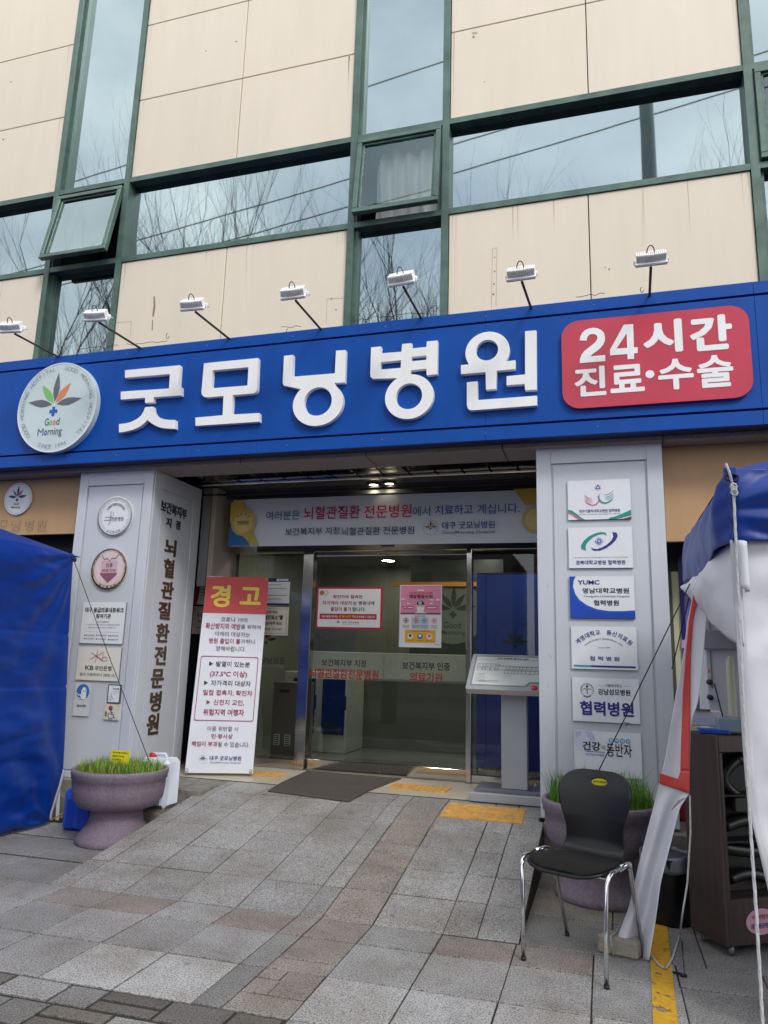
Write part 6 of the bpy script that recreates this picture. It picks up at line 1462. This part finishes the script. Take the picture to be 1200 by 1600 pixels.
s = Sheet(Plane(CQ(0, -.002, 0), wdir, (0, 0, 1)), .13, .33, .045, .175); q = s
s.disc(.5, .5, .5, mat('sticker_pink', (220, 168, 190), .4), 1) if 0 else s.poly([(p[0], p[1]) for p in circ(.5, .5, .5, .5)], mat('sticker_pink', (220, 168, 190), .4), 1)
s.poly([(p[0], p[1]) for p in circ(.5, .5, .5, .5)], navy, .5); s.text('에어텐트', .2, .8, .22, .42, inkred, .02); s.text('음압멸균청소', .15, .85, .55, .75, navy, .02); s.mb.build('sticker', kb_)

# things standing on the cabinet top and behind
ztop = H_ + .05
def obj_on(name, px, py, px2, py2, Y, dep, m, label, cat, bev=.005, zfix=None):
    a = W(px, py, Y=Y); b = W(px2, py2, Y=Y); t = MB(); t.box((a.x, Y, (zfix if zfix is not None else b.z)), (b.x, Y + dep, a.z), m, bev); return t.build(name, label=label, cat=cat)
wht = mat('box_white', (206, 208, 220), .5, var=.03)
cr_t = thing('medical_unit', (.8, 5.1, 0), 'tall white and grey medical unit with black seams inside the right tent', 'machine')
q = MB(); a = W(1096, 940, Y=5.1); b = W(1175, 1125, Y=5.1); q.box((a.x, 5.1, .05), (b.x + .3, 5.4, a.z + .1), wht, .01); q.build('body', cr_t)
q = MB(); a = W(1097, 985, Y=5.05); b = W(1149, 1015, Y=5.05); q.box((a.x, 5.03, b.z), (b.x + .05, 5.1, a.z), mat('unit_grey', (150, 150, 164), .5), .004); q.build('drawer', cr_t)
for (x0, y0, x1, y1) in ((1107, 948, 1109.5, 984), (1110, 1017, 1113, 1075)):
    q = MB(); a = W(x0, y0, Y=5.09); b = W(x1, y1, Y=5.09); q.box((a.x, 5.09, b.z), (b.x, 5.1, a.z), blk); q.build('seam', cr_t)
q = MB(); a = W(1106, 1046, Y=5.03); b = W(1110, 1052, Y=5.03); q.box((a.x, 5.03, b.z), (b.x, 5.04, a.z), orange_ink); q.build('warning_label', cr_t)
for (x, y_) in ((1110, 1066), (1111, 1090)):
    q = MB(); c = W(x, y_, Y=5.02); q.tube([c, c + Vector((0, .08, 0))], .016, blk, 14); q.build('knob', cr_t)
q = MB(); pa, pb = W(1116, 1068, Y=5.0), W(1130, 1122, Y=4.98); q.tube([pa, pb], .004, blk, 6); q.build('cable', cr_t)
q = MB(); a = W(1133, 1026, Y=4.9); b = W(1153, 1124, Y=4.9); r_ = (b.x - a.x) / 2; q.lathe(((a.x + b.x) / 2, 4.9, 0), [(.001, b.z), (r_ * 1.05, b.z), (r_, b.z + .01), (r_, a.z - .08), (r_ * .9, a.z - .02), (r_ * .5, a.z), (.001, a.z + .005)], mat('plastic_cream', (196, 196, 168), .4), 28); q.build('cylinder_tank', label='cream plastic cylinder standing on the brown cabinet in the right tent', cat='cylinder')
cz_ = ztop + .002
def onbox(px0, px1, py0, Y, dep, m, z0, name, label, cat, bev=.004):
    a = W(px0, py0, Y=Y); b = W(px1, py0, Y=Y); q = MB(); q.box((a.x, Y, z0), (b.x, Y + dep, a.z), m, bev); return q.build(name, label=label, cat=cat)
onbox(1092, 1140, 1139, 4.66, .12, mat('folder_blue', (30, 84, 190), .4), cz_ - .001, 'folder', 'flat blue folder lying on top of the brown cabinet', 'folder')
onbox(1079, 1127, 1110, 4.8, .12, wht, cz_ + .03, 'carton', 'white carton with a brown lid edge on top of the brown cabinet', 'box')
q = MB(); a = W(1079, 1107, Y=4.795); b = W(1110, 1112, Y=4.795); q.box((a.x, 4.79, b.z), (b.x, 4.8, a.z), mat('lid_brown', (126, 100, 92), .6)); q.build('box_lid', label='narrow brown lid strip on the white carton in the right tent', cat='lid')
onbox(1122, 1168, 1122, 4.68, .18, mat('tray_grey', (140, 156, 176), .25), cz_ + .012, 'tray', 'translucent grey blue tray beside the cream cylinder in the right tent', 'tray')
# cord from the tent to the planter behind the chair
q = MB(); pA = W(1078, 912, Y=4.75); pB = W(936, 1203, Y=5.2); q.tube([pA, pA.lerp(pB, .55), W(975, 1125, Y=5.0), pB], .004, cordm, 6); q.tube([W(975, 1129, Y=4.98), W(984, 1130, Y=4.98), W(978, 1134, Y=4.98)], .003, cordm, 5); q.build('guy_cord', label='black guy cord from the right tent crossing the right pillar plates', cat='cord')
q = MB(); pA = W(1080, 920, Y=5.0); pB = W(1050, 1045, Y=6.0); q.tube([pA, pB], .004, cordm, 6); q.build('guy_cord', label='second black cord from the right tent down behind the right pillar', cat='cord')
q = MB(); c = W(1070, 1527, Z=0); q.tube([c + Vector((-.05, .03, .006)), c + Vector((-.01, 0, .012)), c + Vector((.0, -.01, .01))], .006, blk, 6); q.tube([c + Vector((-.02, .0, .008)), c + Vector((.01, .002, .008))], .008, blk, 6); q.tube([c, W(1065, 1470, Z=.005)], .0022, blk, 5); q.build('clip', label='small black plastic clip lying on the paving in front of the brown cabinet', cat='clip')
# hose under the right pillar
q = MB(); q.tube([(-.51, 6.15, .3), (-.5, 6.05, .2), (-.44, 6.0, .08), (-.36, 5.98, .03), (-.2, 5.95, .02)], .02, blk, 10); q.build('drain_hose', label='black hose curving under the right pillar behind the planter', cat='hose')

# ================================================================== ACROSS THE STREET (seen mirrored in the glass)
bark = mat('bark', (70, 60, 52), .9, var=.2, scale=8)
def tree(x, y, h_, seed, label, base=5.0, shoots=True):
    rg = random.Random(seed); t = thing('bare_tree', (x, y, 0), label, 'tree', 'bare street trees behind the camera')
    q = MB(); q.tube([(x, y, -.1), (x + .05, y, base * .5), (x, y + .05, base)], [.2, .16, .13], bark, 8); q.build('trunk', t)
    q = MB()
    def grow(p, d, ln, r_, lv):
        n = 4; pts = [p]; rs = [r_]; c = p.copy()
        for i in range(n):
            d = (d + Vector((rg.uniform(-.16, .16), rg.uniform(-.16, .16), rg.uniform(-.02, .16)))).normalized(); c = c + d * ln / n; pts.append(c.copy()); rs.append(r_ * (1 - .55 * (i + 1) / n))
        q.tube(pts, rs, bark, 4 if lv > 1 else 5, cap=False)
        if lv >= 5: return
        for i in range(1, n + 1):
            for k in range(rg.choice((1, 2)) if lv < 3 else (rg.choice((1, 1, 2)) if lv < 4 else rg.choice((0, 0, 1)))):
                a = rg.uniform(0, 6.283); sp = rg.uniform(.35, .8) if lv < 3 else rg.uniform(.2, .5)
                nd = (d + Vector((math.cos(a) * sp, math.sin(a) * sp, rg.uniform(-.1, .45)))).normalized()
                grow(pts[i], nd, ln * rg.uniform(.5, .75), rs[i] * .62, lv + 1)
    for k in range(9):
        a = k * .75 + rg.uniform(-.3, .3); grow(Vector((x, y, base * (.8 + .03 * k))), Vector((math.cos(a) * .6, math.sin(a) * .6, .9)).normalized(), (h_ - base) * rg.uniform(.42, .6), .062, 1)
    q.build('branches', t)
tree(-13.0, -2.2, 13.2, 11, 'bare street tree mirrored in the far left window'); tree(-8.6, -2.0, 13.3, 12, 'bare street tree mirrored in the left window band'); tree(-5.0, -2.4, 12.0, 13, 'bare street tree mirrored in the middle lower window'); tree(4.0, -2.3, 12.6, 14, 'bare street tree mirrored in the right window band')
q = thing('utility_pole', (1.25, -2.2, 0), 'concrete utility pole mirrored in the right window band', 'pole'); g = MB(); g.tube([(1.25, -2.2, -.15), (1.25, -2.2, 15)], [.19, .14], mat('pole_concrete', (110, 116, 114), .8), 16); g.build('shaft', q)
for i, (z, y) in enumerate(((12.1, -2.6), (12.8, -2.5), (15.2, -2.4))):
    g = MB(); g.tube([(-34 + k, y, z + .13 * (-34 + k + 9) + .0012 * (-34 + k + 9) ** 2) for k in range(50)], .016, blk, 6, cap=False); g.build('overhead_wire', label=('lowest', 'middle', 'highest')[i] + ' overhead wire mirrored in the upper windows', cat='wire', group='overhead wires')
for (x0, x1, h_, c) in ((-30, -17, 9, (150, 140, 128)), (-16, -4, 6.5, (120, 118, 116)), (-3, 9, 8, (140, 128, 118)), (10, 26, 7, (128, 130, 134))):
    t = thing('shop_building', ((x0 + x1) / 2, -19, 0), 'x', 'building', 'buildings across the street'); g = MB(); g.box((x0, -26, -.16), (x1, -19, h_), mat('plaster%d' % int(c[0]), c, .8)); g.build('wall', t)
    x = x0 + .6
    while x < x1 - 1.6:
        for z in ([1.0, 4.0] + ([6.6] if h_ > 7.5 else [])):
            g = MB(); g.box((x, -19.0, z), (x + 1.3, -18.95, z + 1.6), mat('far_window', (46, 54, 58), .15)); g.build('window', t)
        x += 2.1
    t['label'] = {-30: 'tall pale building across the street, far left', -16: 'low grey building across the street, mirrored in the left door', -3: 'brownish building directly across the street', 10: 'grey building across the street on the right'}[x0]
